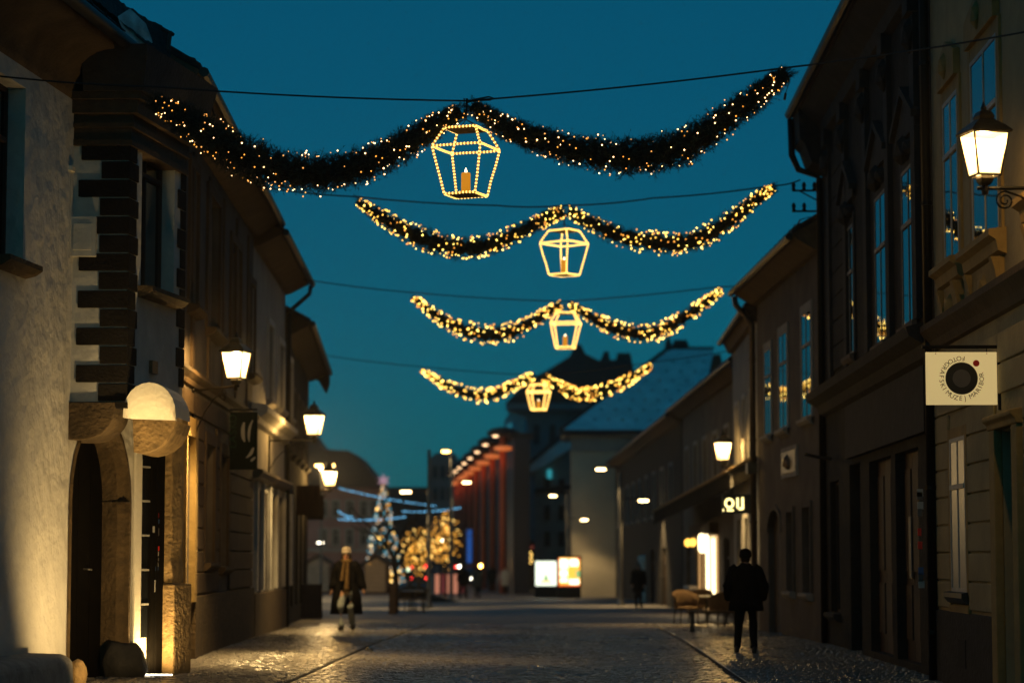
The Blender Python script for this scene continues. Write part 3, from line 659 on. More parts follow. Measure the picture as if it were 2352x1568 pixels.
# L3: pale house with shop pilasters
L3 = house('pale_shop_house', 'pale shop house with tall pilasters behind the green hanging sign', 1)
F3 = Fr(lp(50.05), lp(59.5), 1)
H3 = [(F3.s(u0), F3.s(u1), F3.z((u0 + u1) / 2, v1), F3.z((u0 + u1) / 2, v0)) for u0, u1, v0, v1 in ((612, 624, 745, 920), (638, 649, 790, 940), (660, 668, 830, 960))]
S3 = [(F3.s(u0), F3.s(u1), 0.35, 3.05) for u0, u1 in ((592, 601), (607, 616), (621, 632), (640, 650), (656, 665))]
wall(F3, L3, 'plaster_grey', 0, F3.L, -0.3, 8.2, H3 + S3, depth=0.25)
for h in H3: window(F3, L3, *h, m='wood_grey', depth=0.16, sill='plaster_grey', surround='plaster_smooth', sw=0.14)
for h in S3:
    w_ = window(F3, L3, *h, m='wood_dark', cols=1, transom=0.75, depth=0.15, sill=None)
for u in (588, 603, 618, 634, 652, 667): part('pilaster', 'plaster_smooth', L3, lambda k, s=F3.s(u): k.fbox(F3, s - 0.16, s + 0.16, 0, 0.07, 0.9, 3.2))
part('shop_cornice', 'plaster_smooth', L3, lambda k: k.fprism(F3, 0, F3.L, [(0, 4.35), (0.12, 4.40), (0.16, 4.5), (0.32, 4.62), (0.34, 4.72), (0.28, 4.78), (0, 4.82)]))
part('shop_ledge', 'copper', L3, lambda k: k.fprism(F3, 0, F3.L, [(0, 3.22), (0.16, 3.27), (0.24, 3.36), (0.24, 3.42), (0, 3.48)]))
part('plinth', 'sandstone_dark', L3, lambda k: k.fbox(F3, 0, F3.L, 0, 0.10, -0.3, 0.85))
r3 = roof(F3, L3, 0, F3.L, 8.35, 0.62, 2.8, 4.0)
downpipe(F3, L3, F3.L - 0.12, 0.1, -0.1, 8.3, elbow=0.6)
part('dormer', 'soot', r3, lambda k: k.fbox(F3, F3.L - 1.6, F3.L - 0.5, -0.6, 0.45, 8.3, 8.78))
# L4: low end house at the corner of the square
L4 = house('end_house', 'dark narrow end house at the corner of the square', 1)
F4 = Fr(lp(59.55), (-8.05, 75.4), 1)
S4 = [(0.9 + 3 * i, 2.2 + 3 * i, 0.3, 2.9) for i in range(5)]; H4 = [(1.0 + 3 * i, 2.0 + 3 * i, 4.3, 6.0) for i in range(5)]
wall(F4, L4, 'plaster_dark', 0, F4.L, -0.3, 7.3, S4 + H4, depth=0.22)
for h in S4: window(F4, L4, *h, m='wood_dark', cols=1, transom=0.8, sill=None)
for h in H4: window(F4, L4, *h, m='wood_grey', sill='plaster_dark', surround='plaster_taupe')
r4 = roof(F4, L4, 0, F4.L, 7.35, 0.62, 2.4, 3.6, soffit='trim_brown')
part('rafter_end', 'wood_dark', r4, lambda k: k.fprism(F4, F4.L - 0.35, F4.L - 0.02, [(0.64, 7.5), (0.66, 7.0), (0.56, 6.7), (0.5, 6.75), (0.3, 7.1), (0.0, 7.2), (0.0, 7.4)]))
part('shop_sign_board', 'wood_brown', L4, lambda k: k.fbox(F4, 5.9, 6.0, 0.05, 0.7, 2.75, 3.55))

# ================================================================== RIGHT: OCHRE MUSEUM HOUSE (R1)
XR = 4.93
R1 = house('ochre_house', 'ochre and grey museum house with carved window consoles and dark doorway', -1)
F1 = Fr((XR, 32.3), (XR, 17.0), -1)                       # s grows towards the camera
def q4(F, u0, u1, v0, v1): 
    a, c = sorted((F.s(u0), F.s(u1))); um = (u0 + u1) / 2
    return (a, c, F.z(um, v1), F.z(um, v0))
wA = q4(F1, 2182, 2216, 208, 596); wB = q4(F1, 2248, 2310, 92, 545); wC = q4(F1, 2388, 2440, -120, 420)
gA = q4(F1, 2186, 2221, 1004, 1358); dA = q4(F1, 2302, 2342, 985, 1640); dA = (dA[0], dA[1], 0.0, dA[3])
wall(F1, R1, 'plaster_yellow', 0, F1.L, -0.1, 10.6, [wA, wB, wC, gA, dA], depth=0.32)
for h in (wA, wB, wC):
    w_ = window(F1, R1, *h, m='wood_white', transom=0.66, depth=-0.045, sill=None, surround='trim_ochre', sw=0.17)
    part('lintel_carving', 'trim_ochre', w_, lambda k, h=h: (k.sprism(F1, 0.0, 0.09, [(h[0] - 0.1, h[3] + 0.17), (h[1] + 0.1, h[3] + 0.17), (h[1] + 0.1, h[3] + 0.5), ((h[0] + h[1]) / 2, h[3] + 0.72), (h[0] - 0.1, h[3] + 0.5)]), k.ball(F1.pt((h[0] + h[1]) / 2, 0.1, h[3] + 0.4), 0.14, 0.6, 1, 1.3)), bevel=0.01)
    def cons(k, h=h):
        k.fprism(F1, h[0] - 0.28, h[1] + 0.28, [(0, h[2] - 0.30), (0.10, h[2] - 0.26), (0.12, h[2] - 0.14), (0.20, h[2] - 0.09), (0.20, h[2] - 0.02), (0, h[2] + 0.002)])
        k.fbox(F1, h[0] - 0.12, h[1] + 0.12, 0, 0.06, h[2] - 0.85, h[2] - 0.30)
        for e in (h[0] - 0.1, h[1] - 0.06):
            k.fprism(F1, e, e + 0.16, [(0, h[2] - 0.80), (0.08, h[2] - 0.76), (0.08, h[2] - 0.6), (0.11, h[2] - 0.45), (0.15, h[2] - 0.31), (0, h[2] - 0.31)])
        k.ball(F1.pt((h[0] + h[1]) / 2, 0.06, h[2] - 0.55), 0.15, 0.6, 1.3, 1)
    part('sill_console', 'trim_ochre', w_, cons)
window(F1, R1, *gA, m='wood_white', cols=2, transom=0.68, depth=-0.045, sill='metal_dark', sill_out=0.12, surround='trim_ochre', sw=0.13, glass='curtain')
part('apron', 'trim_ochre', R1, lambda k: k.fbox(F1, gA[0] - 0.12, gA[1] + 0.12, 0, 0.045, gA[2] - 0.52, gA[2] - 0.17))
zf = F1.z(2149, 792)
part('floor_cornice', 'trim_brown', R1, lambda k: k.fprism(F1, 0, F1.L, [(0, zf - 0.1), (0.06, zf - 0.08), (0.10, zf + 0.02), (0.16, zf + 0.10), (0.20, zf + 0.16), (0.20, zf + 0.24), (0, zf + 0.28)]))
for i in range(12):                                       # grooved courses of the ground floor
    z = 0.95 + 0.355 * i
    if z + 0.34 > zf - 0.1: break
    s = 0.0
    for a, c in sorted([(h[0] - 0.15 - (0.2 if h is dA else 0), h[1] + 0.15 + (0.2 if h is dA else 0)) for h in (gA, dA) if h[2] - 0.55 < z + 0.2 and h[3] + 0.2 > z + 0.1]) + [(F1.L, F1.L)]:
        if a - s > 0.05: part('plaster_course', 'plaster_yellow', R1, lambda k, s=s, a=a, z=z: k.fbox(F1, s, a, 0.0, 0.035, z + 0.014, z + 0.345), bevel=0.012)
        s = max(s, c)
part('plinth', 'soot', R1, lambda k: (k.fbox(F1, 0, dA[0] - 0.34, 0, 0.06, -0.1, 0.92),))
part('cellar_vent', 'interior', R1, lambda k: k.fbox(F1, F1.s(2205), F1.s(2222), 0.055, 0.07, 0.25, 0.6))
ds = part('door_surround', 'trim_ochre', R1, lambda k: (k.fbox(F1, dA[0] - 0.33, dA[0], 0, 0.10, -0.05, dA[3] + 0.02), k.fbox(F1, dA[1], dA[1] + 0.33, 0, 0.10, -0.05, dA[3] + 0.02), k.fprism(F1, dA[0] - 0.36, dA[1] + 0.36, [(0, dA[3] + 0.02), (0.11, dA[3] + 0.02), (0.12, dA[3] + 0.08), (0.17, dA[3] + 0.12), (0.17, dA[3] + 0.17), (0, dA[3] + 0.20)])), bevel=0.015)
for i in range(2):
    dr = part('door_leaf', 'wood_dark', R1, lambda k, i=i: (k.fbox(F1, dA[0] + (dA[1] - dA[0]) * i / 2 + 0.01, dA[0] + (dA[1] - dA[0]) * (i + 1) / 2 - 0.01, -0.32, -0.27, 0, dA[3]), [k.fbox(F1, dA[0] + (dA[1] - dA[0]) * i / 2 + 0.12, dA[0] + (dA[1] - dA[0]) * (i + 1) / 2 - 0.12, -0.27, -0.25, z, z + 0.6) for z in (0.25, 1.05, 1.85)]))
    part('door_handle', 'copper', dr, lambda k, i=i: k.fbox(F1, (dA[0] + dA[1]) / 2 + (0.05 if i else -0.09), (dA[0] + dA[1]) / 2 + (0.09 if i else -0.05), -0.27, -0.2, 1.0, 1.2))
r1 = roof(F1, R1, 0, F1.L, 10.6, 0.75, 3.0, 4.0)
downpipe(F1, R1, 0.05, 0.09, 0, 10.3, m='metal_black', rad=0.065, elbow=0.7)
for v, w_, mm in ((1133, 8, 'print_white'), (1140, 7, 'print_grey'), (1162, 8, 'print_white'), (1178, 6, 'print_grey'), (1222, 5, 'print_red'), (1252, 6, 'print_red'), (1310, 7, 'print_blue'), (1325, 6, 'print_grey'), (1340, 8, 'print_white')):
    z_ = F1.z(2140, v)
    part('sticker', mm, R1, lambda k, z_=z_, w_=w_: k.box(XR - 0.26, XR - 0.26 + w_ / 100, 32.36, 32.37, z_ - 0.05, z_ + 0.05))
# R2: dark ornate house
R2 = house('dark_ornate_house', 'dark sooty house with pedimented windows reflecting the dusk sky', -1)
F5 = Fr((XR, 46.2), (XR, 32.35), -1)
H5 = [q4(F5, *w_) for w_ in ((1951, 1968, 515, 815), (2020, 2046, 436, 786), (2083, 2115, 372, 742))]
G5 = [(F5.s(1905), F5.s(1925), 0.6, 3.0), (F5.s(1950), F5.s(1975), 0.0, 3.2), (F5.s(1995), F5.s(2045), 0.1, 3.15), (F5.s(2055), F5.s(2108), 0.1, 3.15)]
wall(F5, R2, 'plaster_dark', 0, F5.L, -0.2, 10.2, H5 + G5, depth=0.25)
for h in H5:
    w_ = window(F5, R2, *h, m='wood_grey', transom=0.64, depth=-0.045, sill='plaster_taupe', sill_out=0.12, surround='soot', sw=0.2)
    mid = (h[0] + h[1]) / 2; a, c = h[0] - 0.35, h[1] + 0.35; z = h[3] + 0.42
    part('pediment', 'soot', w_, lambda k, a=a, c=c, z=z, mid=mid: (k.sprism(F5, 0.0, 0.07, [(a, z), (c, z), (c, z + 0.12), (mid, z + 0.62), (a, z + 0.12)]), k.sprism(F5, 0.0, 0.14, [(a - 0.1, z + 0.10), (mid, z + 0.62), (c + 0.1, z + 0.10), (c + 0.1, z + 0.2), (mid, z + 0.74), (a - 0.1, z + 0.2)])))
    part('carving', 'soot', w_, lambda k, mid=mid, z=z: (k.ball(F5.pt(mid, 0.1, z - 0.18), 0.2, 0.7, 1, 1.1), k.ball(F5.pt(mid - 0.45, 0.06, z - 0.2), 0.13), k.ball(F5.pt(mid + 0.45, 0.06, z - 0.2), 0.13)))
for s in (1.4, 4.0, 6.9, 9.6, 12.4): part('pilaster', 'soot', R2, lambda k, s=s: (k.fbox(F5, s, s + 0.4, 0, 0.08, 4.9, 9.2), k.fbox(F5, s - 0.05, s + 0.45, 0, 0.16, 9.2, 9.5), k.ball(F5.pt(s + 0.2, 0.1, 8.9), 0.22, 0.6, 1, 1.2)))
for i in range(9):
    for a, c in ((1.85, H5[0][0] - 0.25), (H5[1][1] + 0.25, 9.55)):
        if c - a > 0.1: part('plaster_course', 'plaster_dark', R2, lambda k, i=i, a=a, c=c: k.fbox(F5, a, c, 0, 0.03, 5.0 + i * 0.45, 5.43 + i * 0.45), bevel=0.01)
part('floor_cornice', 'soot', R2, lambda k: k.fprism(F5, 0, F5.L, [(0, 4.25), (0.10, 4.3), (0.16, 4.45), (0.34, 4.55), (0.38, 4.68), (0, 4.78)]))
part('shop_fascia', 'soot', R2, lambda k: k.fbox(F5, 4.2, F5.L - 0.4, 0, 0.10, 3.3, 4.2))
for h in G5[2:]:
    for i in range(3):
        wdt = (h[1] - h[0]) / 3
        part('door_leaf', 'wood_dark', R2, lambda k, h=h, i=i, wdt=wdt: (k.fbox(F5, h[0] + i * wdt + 0.01, h[0] + (i + 1) * wdt - 0.01, -0.2, -0.15, 0.1, h[3]), k.fbox(F5, h[0] + i * wdt + 0.1, h[0] + (i + 1) * wdt - 0.1, -0.15, -0.125, 0.4, 1.2), k.fbox(F5, h[0] + i * wdt + 0.1, h[0] + (i + 1) * wdt - 0.1, -0.15, -0.125, 1.4, 2.9)))
part('door_leaf', 'wood_dark', R2, lambda k: k.fbox(F5, G5[1][0], G5[1][1], -0.24, -0.18, 0, 3.2))
part('notice_board', 'print_grey', R2, lambda k: k.fbox(F5, F5.s(2068), F5.s(2073), -0.12, -0.10, 1.3, 2.2))
window(F5, R2, *G5[0], m='wood_dark', cols=1, transom=None, sill='soot')
for z in (4.75,):
    part('lamp_bracket', 'copper', R2, lambda k: k.tube([F5.pt(1.6, 0.05, 3.4), F5.pt(1.6, 0.35, 3.45), F5.pt(1.6, 0.55, 3.5)], 0.035, 6))
r5 = part('roof', 'roof_tile', R2, lambda k: (k.fprism(F5, 0.0, F5.L, [(0.55, 10.02), (0.58, 10.2), (0.50, 10.45), (-4.2, 13.9), (-8.4, 10.3)]),))
part('cornice', 'soot', r5, lambda k: k.fprism(F5, 0.0, F5.L, [(0, 9.45), (0.12, 9.5), (0.16, 9.7), (0.36, 9.85), (0.5, 10.0), (0.5, 10.05), (0, 10.1)]))
part('corner_block', 'soot', r5, lambda k: k.fprism(F5, -0.05, 1.1, [(0, 8.9), (0.3, 9.0), (0.42, 9.35), (0.52, 9.45), (0.56, 10.4), (-0.5, 10.9)]))
part('gutter', 'metal_black', r5, lambda k: k.tube([F5.pt(s, 0.62, 10.1) for s in np.linspace(0, F5.L, 6)], 0.085, 8))
part('snow_guard', 'metal_black', r5, lambda k: guards(k, F5, 3.0, F5.L - 0.4, 10.5, 0.45))
part('downpipe', 'metal_black', R2, lambda k: k.tube([F5.pt(0.1, 0.60, 10.0), F5.pt(0.1, 0.58, 9.3), F5.pt(0.12, 0.46, 9.02), F5.pt(0.12, 0.06, 8.85), F5.pt(0.12, 0.06, 0.0)], 0.065, 8), smooth=True)
def insul(k):
    for z, n_ in ((8.62, 3), (8.22, 2)):
        k.tube([F5.pt(0.05, 0.0, z), F5.pt(0.05, 0.58, z)], 0.022, 6)
        for i in range(n_): k.lathe(F5.pt(0.05, 0.55 - 0.2 * i, z), [(0.02, 0), (0.04, 0.03), (0.03, 0.07), (0.045, 0.09), (0.03, 0.15), (0.01, 0.17)], 8)
    k.tube([F5.pt(0.05, 0.45, 8.62), F5.pt(0.05, 0.05, 8.4)], 0.015, 5)
part('insulator_bracket', 'metal_black', R2, insul)
# R3: brown plaster house
R3 = house('brown_plaster_house', 'plain brown plaster house with arched doorway beyond the dark ornate house', -1)
F6 = Fr((4.48, 56.6), (4.90, 46.3), -1)
H6 = [q4(F6, *w_) for w_ in ((1760, 1774, 800, 1000), (1793, 1812, 762, 985), (1846, 1868, 712, 960))]
G6 = [(F6.s(1762), F6.s(1792), -0.1, 2.65), (F6.s(1808), F6.s(1822), 0.9, 2.55), (F6.s(1845), F6.s(1862), 0.9, 2.6)]
wall(F6, R3, 'plaster_taupe', 0, F6.L, -0.3, 7.65, H6 + G6, depth=0.2)
for h in H6: window(F6, R3, *h, m='wood_grey', depth=-0.045, sill='plaster_grey', surround='plaster_grey', sw=0.16)
for h in G6[1:]: window(F6, R3, *h, m='wood_brown', cols=1, depth=0.12, sill='plaster_grey', surround='plaster_taupe')
part('door', 'wood_dark', R3, lambda k: k.fbox(F6, G6[0][0], G6[0][1], -0.2, -0.14, -0.1, 2.65))
def archring(k):
    a, c = G6[0][0], G6[0][1]; mid = (a + c) / 2; rad = (c - a) / 2
    k.rings([[F6.pt(mid - (rad + e) * math.cos(math.pi * i / 12), o, 2.15 + (0.5 + e) * math.sin(math.pi * i / 12)) for i in range(13)] for o, e in ((-0.1, 0.0), (0.03, 0.0), (0.03, 0.14), (-0.05, 0.14))], cap=False, close=False)
    for sgn, base in ((1, a), (-1, c)):                   # spandrels round the arch
        pts = [(mid - sgn * rad, 2.66)] + [(mid - sgn * rad * math.cos(math.pi / 2 * i / 6), 2.15 + 0.5 * math.sin(math.pi / 2 * i / 6)) for i in range(7)]
        k.sprism(F6, -0.12, -0.02, [(s, z) for s, z in pts])
part('door_arch', 'plaster_taupe', R3, archring)
pq = q4(F6, 1800, 1832, 1036, 1085)
pn = part('plaque', 'plaster_grey', R3, lambda k: k.fbox(F6, pq[0] - 0.1, pq[1] + 0.1, 0, 0.05, pq[2] - 0.1, pq[3] + 0.1))
part('plaque_relief', 'copper', pn, lambda k: (k.fbox(F6, pq[0], pq[1], 0.05, 0.06, pq[2], pq[3]), k.ball(F6.pt((pq[0] + pq[1]) / 2 - 0.1, 0.06, (pq[2] + pq[3]) / 2), 0.12, 1, 1, 1.4), k.ball(F6.pt((pq[0] + pq[1]) / 2 + 0.15, 0.06, (pq[2] + pq[3]) / 2 - 0.05), 0.1, 1, 1, 1.3)))
r6 = roof(F6, R3, -0.1, F6.L, 7.75, 0.55, 3.0, 4.2)
part('snow_guard', 'metal_black', r6, lambda k: guards(k, F6, 0.2, F6.L - 0.3, 7.9, 0.45))
downpipe(F6, R3, 0.05, 0.12, -0.1, 7.7, m='copper', rad=0.07, elbow=0.5)
part('downpipe_box', 'copper', R3, lambda k: k.fbox(F6, -0.1, 0.25, 0.05, 0.28, 3.55, 3.8))
# R4: tall narrow grey house
R4 = house('narrow_grey_house', 'narrow grey house with steep gable edge beside the copper downpipe', -1)
F7 = Fr((4.55, 66.0), (4.50, 56.75), -1)
H7 = [q4(F7, 1698, 1708, 870, 1000)]; S7 = [(F7.s(1640), F7.s(1660), 0.2, 2.6), (F7.s(1668), F7.s(1690), 0.2, 2.6)]
S7 = [(1.2, 2.8, 0.1, 2.6), (4.2, 5.4, 0.0, 2.6), (6.6, 8.2, 0.1, 2.6)]; H7 = [(1.4, 2.4, 3.9, 5.6), (4.2, 5.2, 3.9, 5.6), (7.0, 8.0, 3.9, 5.6)]
wall(F7, R4, 'plaster_grey', 0, F7.L, -0.4, 7.35, H7 + S7, depth=0.2)
for h in H7: window(F7, R4, *h, m='wood_grey', depth=0.1, sill='plaster_grey', surround='plaster_smooth')
for h in S7: window(F7, R4, *h, m='wood_dark', cols=2, transom=0.8, sill=None)
r7 = roof(F7, R4, 0, F7.L, 7.4, 0.3, 2.4, 3.4)
part('light_strip', 'strip_warm', R4, lambda k: k.fbox(F7, F7.L - 0.16, F7.L - 0.05, 0.05, 0.14, 1.45, 2.75))
# R5: long low row with snowy roof edge and awning
def rowhouse(name, label, A, B, ze, m, over, holes, roofm='roof_tile', snow=True, rise=2.6):
    h_ = house(name, label, -1); F = Fr(A, B, -1); z0 = -0.7
    wall(F, h_, m, 0, F.L, z0, ze - 0.05, holes, depth=0.2)
    for i, h in enumerate(holes):
        window(F, h_, *h, m='wood_dark' if h[2] < 1.5 else 'wood_grey', cols=2, transom=0.75, sill=None if h[2] < 1.5 else 'plaster_grey', surround=None if h[2] < 1.5 else 'plaster_grey')
    r_ = roof(F, h_, 0, F.L, ze, over, rise, 3.6, m=roofm)
    if snow: part('snow_edge', 'roof_snow', r_, lambda k: k.fprism(F, 0.05, F.L - 0.05, [(over - 0.02, ze + 0.19), (over - 0.35, ze + 0.42), (over - 1.6, ze + 0.19 + rise * 1.55 / (3.6 + over) + 0.05), (over - 1.6, ze + 0.19 + rise * 1.55 / (3.6 + over) - 0.08)]))
    return h_, F
R5, F8 = rowhouse('low_row_house', 'low dark row house with snow edged roof behind the awning', (4.33, 90.0), (5.08, 66.2), 7.0, 'plaster_taupe', 0.5, [(1.5 + 3.7 * i, 2.7 + 3.7 * i, 3.7, 5.5) for i in range(6)] + [(1.2, 3.0, -0.2, 2.2), (15.5, 17.3, -0.2, 2.2), (19.5, 21.3, -0.2, 2.2)])
R6, F9 = rowhouse('far_row_house', 'dark far row house with shallow snowy roof near the cream pillar', (2.8, 138.0), (4.3, 90.2), 6.9, 'plaster_dark', 0.5, [(2 + 5 * i, 3.4 + 5 * i, 3.4, 5.2) for i in range(9)] + [(30, 32.5, -0.4, 2.0), (37, 39.5, -0.4, 2.0)])
downpipe(F8, R5, F8.L - 0.2, 0.1, -0.2, 6.9, m='metal_dark', rad=0.07, elbow=0.45)
# the lit shop entrance on R5
sh = F8.s(1618)
shop = empty('lit_shop_entrance', F8.pt(sh, 0, 0), 'brightly lit shop entrance with white light columns and orange lamps', 'shop front')
def px8(u): return F8.s(u, 0.1)
a0, a1 = sorted((px8(1594), px8(1642)))
part('fascia', 'trim_brown', shop, lambda k: k.fbox(F8, a0, a1, 0.02, 0.3, 2.35, 2.7))
part('glow_panel', 'shop_glow', shop, lambda k: k.fbox(F8, a0 + 0.1, a1 - 0.1, 0.01, 0.04, -0.1, 2.3))
for u in (1623, 1636):
    part('light_column', 'shop_white', shop, lambda k, s=px8(u): k.fbox(F8, s - 0.12, s + 0.12, 0.05, 0.14, 0.0, 2.2))
part('lamp_globe', 'shop_white', shop, lambda k: k.lathe(F8.pt(px8(1627), 0.28, 1.75), [(0.1, 0), (0.17, 0.08), (0.18, 0.5), (0.13, 0.62)], 12))
for u in (1588, 1600): part('lamp_globe', 'shop_orange', shop, lambda k, u=u: k.ball(F8.pt(px8(u), 0.25, 2.12), 0.12, 1, 1, 1.2, 2))
for u in (1598, 1608, 1616): part('mullion', 'wood_dark', shop, lambda k, s=px8(u): k.fbox(F8, s - 0.06, s + 0.06, 0.04, 0.1, -0.2, 2.35))
part('counter', 'print_white', shop, lambda k: k.fbox(F8, a0, a0 + 2.5, 0.2, 0.5, 0.55, 0.65))
ld = bpy.data.lights.new('shop_light', 'AREA'); ld.energy = 40; ld.color = (1, 0.74, 0.4); ld.size = 1.6
lo = bpy.data.objects.new('shop_light', ld); COL.objects.link(lo); lo.location = F8.pt(px8(1630), 0.6, 2.3); lo.parent = shop
# awning along R4/R5
aw = empty('folded_awning', (0, 0, 0), 'long dark folded awning with pale front edge over the cafe tables', 'awning')
e0, e1 = P(1732, 1054, 57.2), P(1502, 1176, 86.0)
def awn(k, off=0.0):
    a, c = e0, e1; n_ = Vector((1, 0.0, 0))
    k.box8([tuple(a + Vector((0, 0, -0.12))), tuple(c + Vector((0, 0, -0.12))), tuple(c + Vector((1.3, 0, 0.35))), tuple(a + Vector((0.35, 0, 0.25))), tuple(a + Vector((0, 0, 0.02))), tuple(c + Vector((0, 0, 0.02))), tuple(c + Vector((1.3, 0, 0.45))), tuple(a + Vector((0.35, 0, 0.35)))])
part('awning_cloth', 'coat_dark', aw, awn)
part('valance', 'coat_dark', aw, lambda k: k.box8([tuple(e0 + Vector((-0.02, 0, -0.42))), tuple(e1 + Vector((-0.02, 0, -0.42))), tuple(e1 + Vector((0.02, 0, -0.42))), tuple(e0 + Vector((0.02, 0, -0.42))), tuple(e0 + Vector((-0.02, 0, 0.0))), tuple(e1 + Vector((-0.02, 0, 0.0))), tuple(e1 + Vector((0.02, 0, 0.0))), tuple(e0 + Vector((0.02, 0, 0.0)))]))
part('front_rail', 'sandstone', aw, lambda k: k.tube([e0 + Vector((-0.03, 0, 0.04)), e1 + Vector((-0.03, 0, 0.04))], 0.045, 6))
for f in (0.15, 0.5, 0.85):
    q0 = e0.lerp(e1, f); part('awning_arm', 'metal_dark', aw, lambda k, q0=q0: k.tube([q0, q0 + Vector((0.9, 0, 0.1))], 0.03, 5))

# ================================================================== GARLANDS, LIGHT-ROPE LANTERNS, CABLES
def bez(p, n):
    out_ = []
    for i in range(n + 1):
        t_ = i / n; m_ = len(p) - 1; q = Vector((0, 0, 0))
        for k, pk in enumerate(p): q += Vector(pk) * (math.comb(m_, k) * t_ ** k * (1 - t_) ** (m_ - k))
        out_.append(q)
    return out_
def catmull(pts, n):
    pts = [Vector(p) for p in pts]; P_ = [pts[0] * 2 - pts[1]] + pts + [pts[-1] * 2 - pts[-2]]; out_ = []
    for i in range(1, len(P_) - 2):
        for k in range(n):
            t_ = k / n; a, b_, c, d = P_[i - 1], P_[i], P_[i + 1], P_[i + 2]
            out_.append(0.5 * ((2 * b_) + (c - a) * t_ + (2 * a - 5 * b_ + 4 * c - d) * t_ ** 2 + (3 * b_ - a - 3 * c + d) * t_ ** 3))
    out_.append(pts[-1]); return out_
def garland(label, px, Ya, Yb, wpx, mats, bulb_r, nb, tufts, seed, dangle=None):
    rs = random.Random(seed); N = len(px)
    pts = [P(u, v, Ya + (Yb - Ya) * i / (N - 1)) for i, (u, v) in enumerate(px)]
    rad = [1.2 * w_ / 2 / (FPX / (Ya + (Yb - Ya) * i / (N - 1))) for i, w_ in enumerate(wpx)]
    path = catmull(pts, 10); M = len(path)
    def radius(f):
        x = f * (N - 1); i = min(int(x), N - 2); return rad[i] + (rad[i + 1] - rad[i]) * (x - i)
    def at(f):
        x = f * (M - 1); i = min(int(x), M - 2); p = path[i].lerp(path[i + 1], x - i); d = (path[i + 1] - path[i]).normalized()
        a = d.cross(Vector((0, 0, 1))).normalized(); return p, d, a, a.cross(d)
    g = empty('fir_garland', pts[0], label, 'garland', 'lit fir garlands across the street')
    part('stem', 'fir_core', g, lambda k: k.tube(path, [radius(i / (M - 1)) * (0.54 + 0.12 * math.sin(i * 2.1 + seed) + 0.08 * math.sin(i * 5.3)) for i in range(M)], 9))
    def needles(k):
        for _ in range(tufts):
            f = rs.random(); p, d, a, b_ = at(f); th = rs.uniform(0, 2 * math.pi); r_ = radius(f)
            o0 = a * math.cos(th) + b_ * math.sin(th)
            lump = 0.90 + 0.34 * noise.noise(p * 3.4 + o0 * 1.5 + Vector((seed, 0, 0)))
            if rs.random() < 0.05: lump *= 1.22
            o = (a * math.cos(th) + b_ * math.sin(th)); base = p + o * r_ * rs.uniform(0.35, 0.72)
            tip = p + o * r_ * lump * rs.uniform(0.76, 1.12) + d * rs.uniform(-0.16, 0.16)
            ax = (tip - base); L = ax.length; axn = ax.normalized(); s1 = axn.cross(Vector((0.3, 0.5, 0.81))).normalized(); s2 = axn.cross(s1)
            k.add([base + s1 * 0.006, base - s1 * 0.006, tip], [(0, 1, 2)])
            for j in range(11):
                q = base.lerp(tip, rs.uniform(0.25, 1.0)); an = rs.uniform(0, 2 * math.pi)
                dr = (axn * 0.6 + (s1 * math.cos(an) + s2 * math.sin(an))).normalized(); ln = rs.uniform(0.03, 0.065); sd = dr.cross(axn).normalized() * 0.0035
                k.add([q + sd, q - sd, q + dr * ln], [(0, 1, 2)])
    part('needles', 'needle', g, needles, kind='stuff')
    def bulbs(k):
        for _ in range(nb):
            f = rs.uniform(0.0, 1.0); p, d, a, b_ = at(f); th = rs.uniform(0, 2 * math.pi); r_ = radius(f) * rs.uniform(0.76, 1.0)
            o = a * math.cos(th) + b_ * math.sin(th); k.cur = rs.choices(range(len(mats)), [3, 2, 2][:len(mats)])[0]
            k.ball(p + o * r_ + d * rs.uniform(-.05, .05), bulb_r * rs.uniform(0.75, 1.15), lv=0 if bulb_r < 0.012 else 1)
    part('fairy_lights', mats, g, bulbs, kind='stuff')
    if dangle:
        q = pts[dangle]; part('cable_end', 'cable', g, lambda k: (k.tube([q, q + Vector((0.03, 0, -0.12)), q + Vector((-0.01, 0, -0.24))], 0.006, 5), k.tube([q + Vector((-0.01, 0, -0.24)), q + Vector((-0.025, 0, -0.32))], 0.016, 6)))
    return g
NEAR = ['fairy_near', 'fairy_far_dim', 'fairy_near_dim']; FARM = ['fairy_far', 'fairy_far_hot', 'fairy_far_dim']
Y1 = 29.0
garland('nearest garland, left half, hanging from the white corner house to the first lantern', [(352, 232), (405, 262), (470, 305), (540, 348), (610, 380), (690, 398), (770, 396), (850, 372), (930, 332), (1000, 288), (1056, 256)], 28.4, Y1, [34, 60, 78, 92, 96, 92, 84, 78, 68, 52, 34], NEAR, 0.0105, 300, 3400, 1)
garland('nearest garland, right half, hanging from the first lantern to the ornate house', [(1086, 246), (1140, 280), (1200, 310), (1270, 332), (1345, 350), (1430, 358), (1510, 352), (1580, 330), (1650, 285), (1720, 235), (1770, 195), (1806, 168)], Y1, 28.0, [34, 48, 58, 66, 74, 80, 82, 80, 70, 56, 46, 32], NEAR, 0.0105, 270, 3400, 2, -1)
garland('second garland from the front, left half', [(820, 462), (870, 495), (930, 530), (1000, 558), (1070, 570), (1140, 558), (1210, 525), (1262, 498), (1292, 486)], 44.0, 44.0, [18, 34, 46, 52, 50, 44, 38, 34, 26], FARM, 0.015, 330, 1500, 3, 0)
garland('second garland from the front, right half', [(1308, 486), (1350, 508), (1420, 540), (1500, 556), (1580, 556), (1640, 530), (1700, 488), (1745, 452), (1776, 432)], 44.0, 43.0, [26, 34, 44, 50, 50, 44, 36, 28, 18], FARM, 0.015, 330, 1500, 4)
